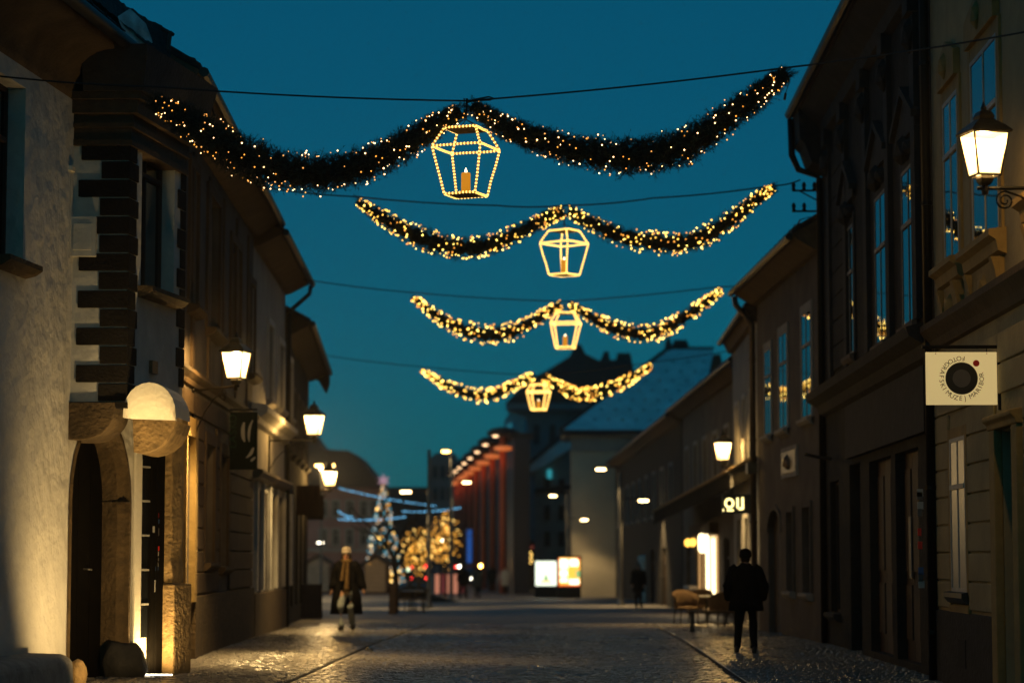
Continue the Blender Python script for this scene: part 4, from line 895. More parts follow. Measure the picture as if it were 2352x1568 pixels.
garland('third garland from the front, left half', [(949, 682), (985, 712), (1030, 742), (1080, 762), (1130, 768), (1180, 760), (1230, 735), (1265, 712), (1288, 700)], 58.0, 58.0, [14, 24, 32, 40, 42, 38, 30, 24, 18], FARM, 0.021, 310, 900, 5)
garland('third garland from the front, right half', [(1308, 700), (1340, 718), (1390, 745), (1440, 762), (1490, 766), (1540, 748), (1590, 716), (1630, 688), (1656, 668)], 58.0, 57.0, [18, 24, 32, 38, 40, 36, 30, 24, 14], FARM, 0.021, 310, 900, 6)
garland('farthest garland, left half above the square', [(970, 850), (1000, 870), (1040, 892), (1090, 906), (1130, 906), (1170, 890), (1205, 872), (1226, 864)], 75.4, 75.4, [10, 20, 26, 30, 30, 26, 22, 16], FARM, 0.030, 250, 600, 7)
garland('farthest garland, right half reaching towards the snowy roof', [(1250, 866), (1280, 882), (1320, 902), (1360, 904), (1400, 892), (1440, 874), (1470, 856), (1496, 840)], 75.4, 74.5, [16, 22, 28, 30, 28, 24, 20, 12], FARM, 0.030, 250, 600, 8)

def rope_lantern(label, cu, vt, vb, Y, phi, led_r, pitch, tube_r, seed, tilt=0.0):
    rs = random.Random(seed); kk = FPX / Y
    base = P(cu, vb, Y); top = P(cu, vt, Y); H_ = top.z - base.z; sc_ = H_ / 0.845
    g = empty('rope_light_lantern', base, label, 'lantern', 'candle lanterns hung in the garlands')
    def ring(a, z):
        h_ = a / 2 * math.sqrt(2) * sc_
        return [Vector((base.x + h_ * math.cos(phi + math.pi / 4 + i * math.pi / 2) + tilt * z, base.y + h_ * math.sin(phi + math.pi / 4 + i * math.pi / 2), base.z + z * sc_)) for i in range(4)]
    rb, rm, rt = ring(0.42, 0.0), ring(0.66, 0.60), ring(0.42, 0.845)
    edges = []
    for r_ in (rb, rm, rt): edges += [(r_[i], r_[(i + 1) % 4]) for i in range(4)]
    edges += [(rb[i], rm[i]) for i in range(4)] + [(rm[i], rt[i]) for i in range(4)]
    for a, c in edges:
        mid1, mid2 = a.lerp(c, 0.33), a.lerp(c, 0.67); j = lambda: Vector((rs.uniform(-1, 1), rs.uniform(-1, 1), rs.uniform(-1, 1))) * 0.006
        path = [a, mid1 + j(), mid2 + j(), c]
        e = part('rope_light', 'rope_tube', g, lambda k: k.tube(path, tube_r, 6))
        def leds(k):
            n_ = max(3, int((c - a).length / pitch))
            for i in range(n_):
                x = (i + 0.5) / n_ * 3; s_ = min(int(x), 2); k.ball(path[s_].lerp(path[s_ + 1], x - s_), led_r, lv=1)
        part('led', 'rope_led', e, leds, kind='stuff')
        part('steel_bar', 'copper', g, lambda k: k.tube([a + Vector((0, 0.022, 0.004)), c + Vector((0, 0.022, 0.004))], 0.007, 5))
    part('roof_plate', 'wood_brown', g, lambda k: k.box8([tuple(p + (Vector((base.x, base.y, p.z)) - p) * 0.06 + Vector((0, 0, -0.02))) for p in rt] + [tuple(p + (Vector((base.x, base.y, p.z)) - p) * 0.06 + Vector((0, 0, 0.005))) for p in rt]))
    part('floor_plate', 'wood_brown', g, lambda k: k.box8([tuple(p + (Vector((base.x, base.y, p.z)) - p) * 0.1 + Vector((0, 0, -0.008))) for p in rb] + [tuple(p + (Vector((base.x, base.y, p.z)) - p) * 0.1 + Vector((0, 0, 0.006))) for p in rb]))
    cb = (base.x, base.y, base.z + 0.008)
    cd = part('candle', 'candle_wax', g, lambda k: k.lathe(cb, [(0.058, 0), (0.056, 0.2), (0.057, 0.25), (0.052, 0.262), (0.03, 0.258), (0.012, 0.252)], 14), smooth=True)
    part('flame', 'candle_flame', cd, lambda k: k.lathe((cb[0], cb[1], cb[2] + 0.255), [(0.008, 0), (0.017, 0.015), (0.016, 0.032), (0.008, 0.055), (0.002, 0.07)], 8), smooth=True)
    part('hanger', 'cable', g, lambda k: (k.tube([rt[0], top + Vector((0, 0, 0.12)), rt[2]], 0.006, 5), k.tube([rt[1], top + Vector((0, 0, 0.12)), rt[3]], 0.006, 5), k.tube([top + Vector((0, 0, 0.12)), top + Vector((0, 0, 0.24))], 0.012, 5)))
    return g
rope_lantern('largest light-rope candle lantern at the middle of the nearest garland', 1070, 297, 448, 29.0, R(-20), 0.017, 0.042, 0.0125, 1)
rope_lantern('light-rope candle lantern under the second garland from the front', 1296, 530, 631, 44.0, R(-37), 0.021, 0.045, 0.013, 2)
rope_lantern('light-rope candle lantern under the third garland from the front', 1298, 719, 798, 58.0, R(-8), 0.026, 0.05, 0.016, 3, 0.03)
rope_lantern('smallest light-rope candle lantern under the farthest garland', 1237, 883, 940, 75.4, R(-14), 0.034, 0.06, 0.02, 4)

def cable(label, pts, rad, extra=None):
    g = empty('support_cable', pts[0], label, 'cable', 'cables that carry the garlands')
    path = []
    for a, c, sag in pts_segments(pts): path += [a.lerp(c, i / 10) + Vector((0, 0, -sag * 4 * (i / 10) * (1 - i / 10))) for i in range(10)]
    path.append(Vector(pts[-1])); part('wire', 'cable', g, lambda k: k.tube(path, rad, 5))
    if extra: part('clamp', 'cable', g, extra)
    return g
def pts_segments(pts): return [(Vector(a), Vector(c), 0.03) for a, c in zip(pts[:-1], pts[1:])]
ctr = P(1070, 232, 29.0)
def knot(k):
    k.tube([ctr + Vector((-0.02, 0, -0.16)), ctr + Vector((-0.02, 0, 0.03)), ctr + Vector((0.05, 0, 0.0)), ctr + Vector((0.3, 0, 0.01)), ctr + Vector((0.34, 0, 0.03)), ctr + Vector((0.28, 0, 0.05)), ctr + Vector((0.12, 0, 0.02)), ctr + Vector((0.02, 0, -0.02))], 0.011, 5)
    k.tube([ctr + Vector((0.0, 0, -0.22)), ctr + Vector((0.015, 0, 0.03))], 0.014, 5); k.tube([ctr + Vector((-0.08, 0, -0.1)), ctr + Vector((0.0, 0, -0.03)), ctr + Vector((0.09, 0, -0.1))], 0.007, 5)
cable('thick cable over the nearest garland between the first houses', [P(-80, 166, 27.8), P(360, 200, 28.4), ctr, P(1806, 156, 28.0), P(2440, 58, 24.2)], 0.011, knot)
for lab, c3, Y in (('thin cable over the second garland', [(590, 428), (820, 452), (1140, 472), (1298, 472), (1500, 455), (1778, 426), (1838, 413)], 44.0), ('thin cable over the third garland', [(690, 640), (950, 672), (1296, 692), (1656, 658), (1730, 650)], 58.0), ('faint cable over the farthest garland', [(742, 815), (970, 842), (1238, 862), (1496, 832), (1700, 800)], 75.0)):
    cable(lab, [P(u, v, Y) for u, v in c3], 0.014)
for (u, v, Y) in ((1806, 156, 28.0), (1776, 426, 43.2), (820, 452, 44), (950, 672, 58)):
    pass

# ================================================================== WALL LANTERNS
def wall_lantern(label, cu, vtop, vbot, Y, yaw, wall_pt, watts=1300, pool=0):
    # vtop / vbot: top and bottom of the glass
    kk = FPX / Y; a = P(cu, vbot, Y); H_ = (vbot - vtop) / kk; S = H_ / 0.44
    g = empty('wall_lantern', a, label, 'street lamp', 'old lanterns on the house walls')
    def sq(w_, z): return [Vector((a.x + w_ / 2 * math.sqrt(2) * S * math.cos(yaw + math.pi / 4 + i * math.pi / 2), a.y + w_ / 2 * math.sqrt(2) * S * math.sin(yaw + math.pi / 4 + i * math.pi / 2), a.z + z * S)) for i in range(4)]
    lo_, hi = sq(0.245, 0.0), sq(0.38, 0.44)
    for i in range(4):
        p = [lo_[i], lo_[(i + 1) % 4], hi[(i + 1) % 4], hi[i]]; c = (p[0] + p[1] + p[2] + p[3]) / 4
        q = [c + (x - c) * 0.93 for x in p]; inn = Vector((a.x, a.y, c.z)) - c; inn.normalize()
        part('pane', 'lamp_glass', g, lambda k: k.box8([tuple(q[0]), tuple(q[1]), tuple(q[1] + inn * 0.006), tuple(q[0] + inn * 0.006), tuple(q[3]), tuple(q[2]), tuple(q[2] + inn * 0.006), tuple(q[3] + inn * 0.006)]))
    def frame(k):
        for i in range(4):
            k.tube([lo_[i], hi[i]], 0.013 * S, 5); k.tube([lo_[i], lo_[(i + 1) % 4]], 0.014 * S, 5); k.tube([hi[i], hi[(i + 1) % 4]], 0.016 * S, 5)
    part('frame', 'metal_black', g, frame)
    cap = part('cap', 'metal_black', g, lambda k: k.rings([[tuple(p) for p in sq(w_, z)] for w_, z in ((0.44, 0.435), (0.45, 0.455), (0.33, 0.52), (0.19, 0.575), (0.16, 0.59), (0.17, 0.62), (0.13, 0.665), (0.05, 0.69))]))
    part('finial', 'metal_black', cap, lambda k: k.lathe((a.x, a.y, a.z + 0.68 * S), [(0.02 * S, 0), (0.035 * S, 0.03 * S), (0.02 * S, 0.06 * S), (0.004, 0.10 * S)], 8))
    part('base_cup', 'metal_black', g, lambda k: (k.rings([[tuple(p) for p in sq(w_, z)] for w_, z in ((0.12, 0.0), (0.14, -0.03), (0.12, -0.07), (0.08, -0.10))]), k.lathe((a.x, a.y, a.z - 0.2 * S), [(0.03 * S, 0), (0.04 * S, 0.05 * S), (0.025 * S, 0.12 * S)], 8)))
    wp = Vector(wall_pt); d = wp - Vector((a.x, a.y, 0)); d.z = 0; ln = d.length; dn = d.normalized(); az = a.z - 0.13 * S
    arm = part('arm', 'metal_black', g, lambda k: (k.tube([Vector((a.x, a.y, az)) - dn * 0.08, Vector((wp.x, wp.y, az))], 0.022 * S, 6),
                                                     k.tube([Vector((a.x, a.y, az)) + dn * ln * 0.98 + Vector((0, 0, 0.12)), Vector((a.x, a.y, az)) + dn * ln * 0.98 + Vector((0, 0, -0.75 * ln))], 0.03 * S, 6)))
    def scroll(k):
        o = Vector((a.x, a.y, az)) + dn * ln * 0.28 + Vector((0, 0, -0.13 * S)); pts = []
        for i in range(26):
            th = i / 25 * 3.6 * math.pi; r_ = 0.10 * S * (1 - 0.78 * i / 25); pts.append(o + dn * (-r_ * math.sin(th)) + Vector((0, 0, r_ * math.cos(th))))
        k.tube(pts, 0.011 * S, 5)
        o2 = Vector((a.x, a.y, az)) + dn * ln * 0.92 + Vector((0, 0, -0.62 * ln)); pts = [o + Vector((0, 0, 0.10 * S))] + [Vector((a.x, a.y, az)) + dn * ln * f + Vector((0, 0, -z * ln)) for f, z in ((0.5, 0.12), (0.7, 0.26), (0.85, 0.42), (0.95, 0.6))]
        k.tube(pts, 0.012 * S, 5)
    part('scroll', 'metal_black', arm, scroll)
    part('bulb', 'bulb', g, lambda k: k.lathe((a.x, a.y, a.z + 0.16 * S), [(0.02 * S, 0), (0.055 * S, 0.05 * S), (0.06 * S, 0.10 * S), (0.035 * S, 0.15 * S), (0.02 * S, 0.17 * S)], 12), smooth=True)
    if pool:
        ls = bpy.data.lights.new('lantern_downlight', 'SPOT'); ls.energy = pool; ls.color = WARM; ls.spot_size = R(115); ls.spot_blend = 0.9; ls.shadow_soft_size = 0.08
        lq = bpy.data.objects.new('lantern_downlight', ls); COL.objects.link(lq); lq.location = (a.x, a.y, a.z - 0.24 * S); lq.parent = g
    ld = bpy.data.lights.new('lantern_light', 'POINT'); ld.energy = watts; ld.color = WARM; ld.shadow_soft_size = 0.045
    l = bpy.data.objects.new('lantern_light', ld); COL.objects.link(l); l.location = (a.x, a.y, a.z + 0.38 * S); l.parent = g
    return g
wall_lantern('large lit lantern on the ochre museum house above the round emblem sign', 2262, 306, 404, 24.2, R(14), (XR, 24.2, 0), 420)
wall_lantern('lit lantern with scrolled arm on the brown house above the green sign', 542, 808, 869, 37.6, R(-14), (F2.pt(F2.s(440), 0, 0)), 1000, 1300)
wall_lantern('lit lantern on the pale shop house with pilasters', 721, 953, 998, 54.4, R(-10), F3.pt(4.4, 0, 0), 900, 700)
wall_lantern('small lit lantern at the end of the left row above the wooden board', 757, 1082, 1115, 73.5, R(-8), (-7.95, 73.5, 0))
wall_lantern('lit lantern on the narrow grey house above the awning', 1661, 1016, 1056, 61.7, R(6), (4.53, 61.7, 0), 900, 900)

# ================================================================== HANGING SIGNS
def panel(k, a, w_, h_, t_=0.03): k.box(a.x - w_ / 2, a.x + w_ / 2, a.y - t_ / 2, a.y + t_ / 2, a.z - h_ / 2, a.z + h_ / 2)
c0 = P(2208, 869, 27.5); kk = FPX / 27.5; W_, H_ = 162 / kk, 121 / kk
sg = empty('museum_sign', c0, 'square cream sign with black lens ring and circular lettering', 'sign')
part('panel', 'sign_cream_glow', sg, lambda k: panel(k, c0, W_, H_, 0.04), bevel=0.004)
yf = c0.y - 0.0215
cz = Vector((c0.x + 0.0 * W_, yf, c0.z))
def disc(k, c, r, y, n=40): k.add([(c.x + r * math.cos(2 * math.pi * i / n), y, c.z + r * math.sin(2 * math.pi * i / n)) for i in range(n)] + [(c.x + r * math.cos(2 * math.pi * i / n), y + 0.002, c.z + r * math.sin(2 * math.pi * i / n)) for i in range(n)], [tuple(range(n))] + [(i, (i + 1) % n, n + (i + 1) % n, n + i) for i in range(n)])
part('lens_ring', 'print_black', sg, lambda k: disc(k, cz, 0.229 * W_, yf - 0.002))
part('lens_centre', 'print_grey', sg, lambda k: disc(k, cz, 0.127 * W_, yf - 0.0045))
part('red_dot', 'print_red', sg, lambda k: disc(k, cz + Vector((0.209 * W_, 0, 0.214 * W_)), 0.046 * W_, yf - 0.002))
def lettering(k):
    txt = 'FOTOGRAFSKI MUZEJ MARIBOR'; a0_, a1_ = 84.0, 371.0; n_ = len(txt); wts = [0.62 if c in 'I' else (0.45 if c == ' ' else 1.0) for c in txt]
    tot = sum(wts) - (wts[0] + wts[-1]) / 2; acc = 0.0
    for i, ch in enumerate(txt):
        th = R(a0_ + (a1_ - a0_) * acc / tot)
        if i + 1 < n_: acc += (wts[i] + wts[i + 1]) / 2
        if ch == ' ': continue
        vs, fs = text_mesh(ch, 0.066 * W_ / 0.7); r_ = 0.315 * W_
        rot = th + math.pi / 2                            # tops point to the centre
        k.add([(cz.x + r_ * math.cos(th) + x * math.cos(rot) - y * math.sin(rot), yf - 0.003, cz.z + r_ * math.sin(th) + x * math.sin(rot) + y * math.cos(rot)) for x, y in vs], fs)
part('lettering', 'print_black', sg, lettering)
bk = part('bracket', 'metal_black', sg, lambda k: (k.tube([(c0.x - W_ / 2 - 0.04, c0.y, c0.z + H_ / 2 + 0.06), (XR, c0.y, c0.z + H_ / 2 + 0.06)], 0.022, 6), k.box(c0.x + W_ / 2 + 0.005, c0.x + W_ / 2 + 0.05, c0.y - 0.02, c0.y + 0.02, c0.z - H_ / 2 - 0.06, c0.z + H_ / 2 + 0.1)))
for dx in (-0.36, 0.36): part('hook', 'metal_black', bk, lambda k, dx=dx: k.tube([(c0.x + dx * W_, c0.y - 0.015, c0.z + H_ / 2 - 0.025), (c0.x + dx * W_, c0.y, c0.z + H_ / 2 + 0.06)], 0.009, 5))

c1 = P(560, 1012, 44.5); kk = FPX / 44.5; W_, H_ = 62 / kk, 132 / kk
bs = empty('beer_sign', c1, 'tall dark green hanging sign with pale curved horn shapes', 'sign')
part('panel', 'sign_green', bs, lambda k: panel(k, c1, W_, H_, 0.12), bevel=0.006)
yf = c1.y - 0.0625
def lasko(k):
    for i, ch in enumerate('LAŠKO'):
        vs, fs = text_mesh(ch, 0.20)
        k.add([(c1.x - W_ * 0.26 - y, yf - 0.002, c1.z + 0.02 + (i - 0.9) * 0.125 + x) for x, y in vs], fs)
part('lettering', 'sign_green_text', bs, lasko)
for pts, r0 in (([(0.02, 0.32), (-0.02, 0.2), (0.0, 0.05), (0.05, -0.02)], 0.05), ([(0.34, 0.36), (0.24, 0.24), (0.2, 0.08), (0.22, -0.02)], 0.035), ([(0.38, -0.12), (0.26, -0.24), (0.12, -0.3)], 0.05), ([(0.44, -0.28), (0.3, -0.36)], 0.045)):
    def horn(k, pts=pts, r0=r0):
        q = catmull([(c1.x + x * W_, yf - 0.003, c1.z + z * H_) for x, z in pts], 6); n_ = len(q)
        k.rings([[(p.x - r0 * W_ * math.sin(math.pi * (0.15 + 0.8 * i / n_)) * 1.4, p.y, p.z), (p.x + r0 * W_ * math.sin(math.pi * (0.15 + 0.8 * i / n_)) * 1.4, p.y, p.z)] for i, p in enumerate(q)], cap=False, close=False)
    part('horn', 'print_white', bs, horn)
part('bracket', 'metal_black', bs, lambda k: (k.tube([(c1.x + W_ / 2, c1.y, c1.z + H_ / 2 + 0.05), F2.pt(F2.s(520), 0.0, c1.z + H_ / 2 + 0.05)], 0.02, 6), k.tube([(c1.x, c1.y, c1.z + H_ / 2), (c1.x, c1.y, c1.z + H_ / 2 + 0.06)], 0.015, 5)))
c2 = P(1692, 1157, 58.5); kk = FPX / 58.5; W_, H_ = 66 / kk, 44 / kk
ou = empty('lit_letter_sign', c2, 'small black box sign with glowing letters beside the downpipe', 'sign')
part('box', 'print_black', ou, lambda k: panel(k, c2, W_, H_, 0.14))
def oul(k):
    y = c2.y - 0.075; ox = c2.x - W_ * 0.26
    n_ = 20; k.rings([[(ox + (0.115) * math.cos(2 * math.pi * i / n_), y, c2.z + 0.02 + 0.125 * math.sin(2 * math.pi * i / n_)) for i in range(n_)], [(ox + 0.07 * math.cos(2 * math.pi * i / n_), y, c2.z + 0.02 + 0.08 * math.sin(2 * math.pi * i / n_)) for i in range(n_)]], cap=False)
    ux = c2.x + W_ * 0.02
    k.box(ux - 0.02, ux + 0.025, y - 0.004, y, c2.z - 0.10, c2.z + 0.15); k.box(ux + 0.10, ux + 0.15, y - 0.004, y, c2.z - 0.13, c2.z + 0.16); k.box(ux + 0.03, ux + 0.10, y - 0.004, y, c2.z - 0.14, c2.z - 0.09)
    k.box(ox - 0.06, ox + 0.1, y - 0.004, y, c2.z - 0.17, c2.z - 0.13); k.box(ox - 0.16, ox - 0.13, y - 0.004, y, c2.z - 0.17, c2.z - 0.12)
part('lettering', 'letter_light', ou, oul)
part('bracket', 'metal_black', ou, lambda k: k.tube([(c2.x + W_ / 2, c2.y, c2.z + 0.1), (4.5, c2.y, c2.z + 0.1)], 0.02, 6))
c3 = P(724, 1165, 73.4)
wb = empty('wooden_board_sign', c3, 'brown wooden board hanging below the last left lantern', 'sign')
part('board', 'wood_brown', wb, lambda k: panel(k, c3, 0.52, 0.75, 0.06))
part('scroll_rail', 'copper', wb, lambda k: [k.tube([(c3.x - 0.3 + 0.2 * i + 0.07 * math.cos(t_), c3.y, c3.z + 0.47 + 0.07 * math.sin(t_)) for t_ in np.linspace(0, 6.2, 9)], 0.012, 4) for i in range(4)] + [k.tube([(-8.05, c3.y, c3.z + 0.56), (c3.x + 0.4, c3.y, c3.z + 0.56)], 0.02, 5)])

mat('stop_grey', (0.30, 0.34, 0.36), 0.8, var=0.2, scale=5)
mat('dark_glass_wall', (0.035, 0.027, 0.032), 0.5, var=0.4, scale=0.4)
emit('turq_glow', (0.01, 0.30, 0.42), 0.32, False)
mat('blue_wall', (0.16, 0.19, 0.21), 0.9, var=0.25, scale=0.5)

# ================================================================== THE SQUARE AND WHAT LIES BEYOND
def gable_block(name, label, u0, u1, Y, vtop, dep, m, rm, wins=(), vroof=None, apex=None, cat='building'):
    """A block facing the camera: eaves at vtop, front at distance Y."""
    h_ = empty(name, (0, 0, 0), label, cat); a, c = P(u0, vtop, Y), P(u1, vtop, Y); z0 = gz(Y) - 0.3
    F = Fr((a.x, Y), (c.x, Y), 1); F.n = Vector((0, -1, 0)); F.t = Vector((1, 0, 0))
    hs = []
    for (x0, x1, y0, y1) in wins: hs.append((F.s(x0), F.s(x1), F.z(x0, y1), F.z(x0, y0)))
    wall(F, h_, m, 0, F.L, z0, a.z, hs, depth=0.25, back=dep)
    return h_, F, a.z
# C1: cream building with the big snowy roof
C1, FQ, zq = gable_block('cream_gable_building', 'cream building with a large snow covered roof above the poster boxes', 1312, 1560, 140.0, 985, 14, 'cream_wall', None, [])
ev = [P(1288, 986, 139.3), P(1600, 990, 139.3)]; rid = [P(1535, 800, 147.0), P(1640, 800, 147.0)]
rq = part('roof', 'roof_snow', C1, lambda k: (k.add([tuple(ev[0]), tuple(ev[1]), tuple(rid[1]), tuple(rid[0]), (ev[0].x, 155, ev[0].z), tuple(ev[0] - Vector((0, 0, 0.3))), tuple(ev[1] - Vector((0, 0, 0.3))), (ev[1].x, 155, ev[1].z)], [(0, 1, 2, 3), (0, 3, 4), (5, 6, 1, 0), (3, 2, 7, 4), (1, 7, 2)]),))
part('eave_board', 'soot', rq, lambda k: k.box(ev[0].x - 0.05, ev[1].x, 139.2, 139.35, ev[0].z - 0.32, ev[0].z - 0.02))
part('frieze', 'plaster_grey', C1, lambda k: k.box(P(1312, 0, 140).x - 0.1, P(1560, 0, 140).x, 139.85, 140.0, zq - 1.3, zq - 0.5))
part('ridge_tile', 'soot', rq, lambda k: k.tube([ev[0], rid[0]], 0.14, 6)); part('hip_cap', 'soot', rq, lambda k: k.tube([rid[0], rid[1]], 0.12, 6))
ch_ = [P(1548, 795, 148), P(1578, 795, 148)]
part('chimney', 'soot', C1, lambda k: (k.box(ch_[0].x, ch_[1].x, 147.5, 148.8, ch_[0].z - 2.0, ch_[0].z + 0.35), k.box(ch_[0].x - 0.1, ch_[1].x + 0.1, 147.4, 148.9, ch_[0].z + 0.0, ch_[0].z + 0.12)))
part('finial', 'soot', rq, lambda k: k.lathe(tuple(rid[0]), [(0.25, -0.2), (0.2, 0.3), (0.1, 0.6), (0.02, 0.9)], 8))
N_ = (rid[0] - ev[0]).cross(rid[1] - ev[0]).normalized()
N_ = N_ if N_.y < 0 else -N_
for row in range(1, 8):
    f = row / 8.5; a = ev[0].lerp(rid[0], f); c = ev[1].lerp(rid[1], f); n_ = int((c.x - a.x) / 0.75)
    for i in range(1, n_):
        p = a.lerp(c, (i + 0.5 * (row % 2)) / n_) + N_ * 0.03
        part('snow_stop', 'stop_grey', rq, lambda k, p=p: k.box(p.x - 0.09, p.x + 0.09, p.y - 0.06, p.y + 0.06, p.z - 0.05, p.z + 0.05))
# red attic block right of it
tag(part('attic_block', 'wood_brown', None, lambda k: k.box8([tuple(P(1600, 1000, 165)), tuple(P(1690, 1000, 165)), tuple(P(1690, 1000, 175)), tuple(P(1600, 1000, 175)), tuple(P(1605, 820, 165)), tuple(P(1655, 812, 165)), tuple(P(1655, 812, 172)), tuple(P(1605, 820, 172))])), 'dull red attic block behind the snowy roof', 'building')
# C2: dark turreted building
C2 = empty('turreted_building', (0, 0, 0), 'dark tall building with steep roof and turrets behind the farthest garland', 'building')
def poly_block(k, pts, Y, dep):
    q = [P(u, v, Y) for u, v in pts]; n_ = len(q)
    k.add([tuple(p) for p in q] + [(p.x, p.y + dep, p.z) for p in q], [tuple(range(n_)), tuple(range(2 * n_ - 1, n_ - 1, -1))] + [(i, n_ + i, n_ + (i + 1) % n_, (i + 1) % n_) for i in range(n_)])
part('wall', 'blue_wall', C2, lambda k: poly_block(k, [(1168, 1345), (1168, 925), (1460, 925), (1460, 1345)], 205, 20))
part('roof', 'roof_tile', C2, lambda k: poly_block(k, [(1160, 926), (1215, 872), (1260, 848), (1308, 818), (1322, 792), (1334, 790), (1345, 812), (1378, 828), (1388, 806), (1398, 806), (1402, 826), (1416, 826), (1418, 810), (1448, 810), (1456, 850), (1470, 926)], 204, 18))
part('cornice', 'blue_wall', C2, lambda k: poly_block(k, [(1162, 940), (1162, 926), (1468, 926), (1468, 940)], 203.5, 3))
for u in (1190, 1225, 1262):
    for v in (975, 1060): part('window', 'far_glass', C2, lambda k, u=u, v=v: poly_block(k, [(u, v + 45), (u, v), (u + 14, v), (u + 14, v + 45)], 204.9, 0.2))
# fascade strip, turquoise light put into its wall colour and glowing strip, and neighbours
TQ = empty('turquoise_house', (0, 0, 0), 'narrow house front washed in turquoise light left of the turreted building', 'building')
part('wall', 'turquoise_wash', TQ, lambda k: poly_block(k, [(1158, 1345), (1158, 965), (1172, 945), (1206, 958), (1206, 1345)], 185, 12))
for v in (1010, 1080, 1150, 1220): part('window', 'far_glass', TQ, lambda k, v=v: poly_block(k, [(1174, v + 40), (1174, v), (1190, v), (1190, v + 40)], 184.9, 0.2))
part('light_strip', 'turq_glow', TQ, lambda k: poly_block(k, [(1164, 1130), (1164, 975), (1176, 970), (1176, 1130)], 184.6, 0.3))
# row houses left of the cream building, with snowy sloping roofs
RB = empty('grey_row_building', (0, 0, 0), 'grey building with snowy sloping roof left of the cream building', 'building')
part('wall', 'plaster_grey', RB, lambda k: poly_block(k, [(1228, 1350), (1228, 1085), (1310, 1010), (1330, 1010), (1330, 1350)], 160, 10))
part('roof', 'roof_snow', RB, lambda k: poly_block(k, [(1198, 1092), (1206, 1075), (1320, 988), (1324, 1020), (1250, 1068)], 158.5, 6))
part('roof_edge', 'soot', RB, lambda k: poly_block(k, [(1196, 1074), (1300, 985), (1306, 990), (1204, 1078)], 158.2, 0.4))
for u, v, mm in ((1250, 1096, 'far_glass'), (1283, 1100, 'far_glass'), (1250, 1160, 'far_glass'), (1283, 1160, 'far_glass'), (1250, 1220, 'far_glass'), (1283, 1220, 'far_glass')):
    part('window', mm, RB, lambda k, u=u, v=v: poly_block(k, [(u, v + 34), (u, v), (u + 14, v), (u + 14, v + 34)], 159.9, 0.2))
part('lit_window', 'teal_window', RB, lambda k: poly_block(k, [(1192 + 65, 1098), (1192 + 65, 1078), (1202 + 65, 1078), (1202 + 65, 1098)], 159.8, 0.2))
part('cornice', 'plaster_dark', RB, lambda k: poly_block(k, [(1228, 1132), (1228, 1122), (1332, 1110), (1332, 1120)], 159.6, 0.5))
part('shop_sign', 'blue_sign', RB, lambda k: poly_block(k, [(1190, 1252), (1190, 1230), (1198, 1230), (1198, 1252)], 159.5, 0.3))
SHP = empty('far_shop_front', (0, 0, 0), 'far shop front with reddish fascia boards', 'shop front')
part('wall', 'plaster_dark', SHP, lambda k: poly_block(k, [(1160, 1350), (1160, 1240), (1228, 1240), (1228, 1350)], 168, 6))
for v0, v1, u0, u1 in ((1238, 1246, 1160, 1200), (1252, 1260, 1198, 1226), (1268, 1284, 1164, 1196)):
    part('fascia', 'red_sign', SHP, lambda k, v0=v0, v1=v1, u0=u0, u1=u1: poly_block(k, [(u0, v1), (u0, v0), (u1, v0), (u1, v1)], 167.6, 0.3))
part('shop_window', 'ad_green', SHP, lambda k: poly_block(k, [(1176, 1340), (1176, 1300), (1184, 1300), (1184, 1340)], 167.8, 0.1))
# modern building with red lit columns, receding
CB = empty('columned_building', (0, 0, 0), 'modern dark building with a row of red lit columns', 'building')
A0, A1 = P(1158, 1280, 150.0), P(1036, 1280, 235.0)
FCB = Fr((A0.x, A0.y), (A1.x, A1.y), -1); FCB.n = -FCB.n if FCB.n.x > 0 else FCB.n
zt = 9.4
part('wall', 'dark_glass_wall', CB, lambda k: k.fbox(FCB, 0, FCB.L, -1.6, -0.6, -1.0, zt - 0.4))
cols_u = [1155, 1131, 1111, 1094, 1080, 1068, 1058, 1049]
for i, u in enumerate(cols_u):
    s = FCB.s(u); kx = FCB.pt(s, 0, 0)
    cl = part('column', 'column_red', CB, lambda k, kx=kx: k.lathe((kx[0], kx[1], -0.9), [(0.22, 0), (0.22, zt + 0.6)], 12), smooth=True)
    part('column_head', 'soot', cl, lambda k, kx=kx: k.lathe((kx[0], kx[1], zt - 0.30), [(0.3, 0), (0.95, 0.12), (1.05, 0.3), (0.7, 0.55), (0.2, 0.65)], 12))
    part('head_lamp', 'head_dim', cl, lambda k, kx=kx: k.lathe((kx[0] - 0.45, kx[1] - 0.75, zt - 0.32), [(0.02, 0), (0.17, 0.03), (0.17, 0.09), (0.02, 0.11)], 10))
    part('collar_lamp', 'orange_panel', cl, lambda k, kx=kx: k.lathe((kx[0], kx[1] - 0.1, zt - 1.15), [(0.3, 0), (0.55, 0.05), (0.55, 0.25), (0.3, 0.3)], 10))
    ld = bpy.data.lights.new('column_light', 'POINT'); ld.energy = 7; ld.color = (1, 0.22, 0.05); ld.shadow_soft_size = 0.15
    l = bpy.data.objects.new('column_light', ld); COL.objects.link(l); l.location = (kx[0] - 0.25, kx[1] - 0.75, zt - 1.5); l.parent = CB
part('roof_slab', 'soot', CB, lambda k: k.fbox(FCB, 0, FCB.L, -1.8, -0.3, zt - 0.4, zt - 0.1))
part('blue_column_light', 'blue_sign', CB, lambda k: k.lathe((P(1078, 1280, 190).x, 190, 1.2), [(0.2, 0), (0.2, 2.6)], 8))
CBL = empty('far_grey_block', (0, 0, 0), 'far grey block behind the tall street light pole', 'building')
part('wall', 'pink_plaster', CBL, lambda k: poly_block(k, [(985, 1345), (985, 1055), (1000, 1040), (1042, 1040), (1042, 1345)], 245, 10))
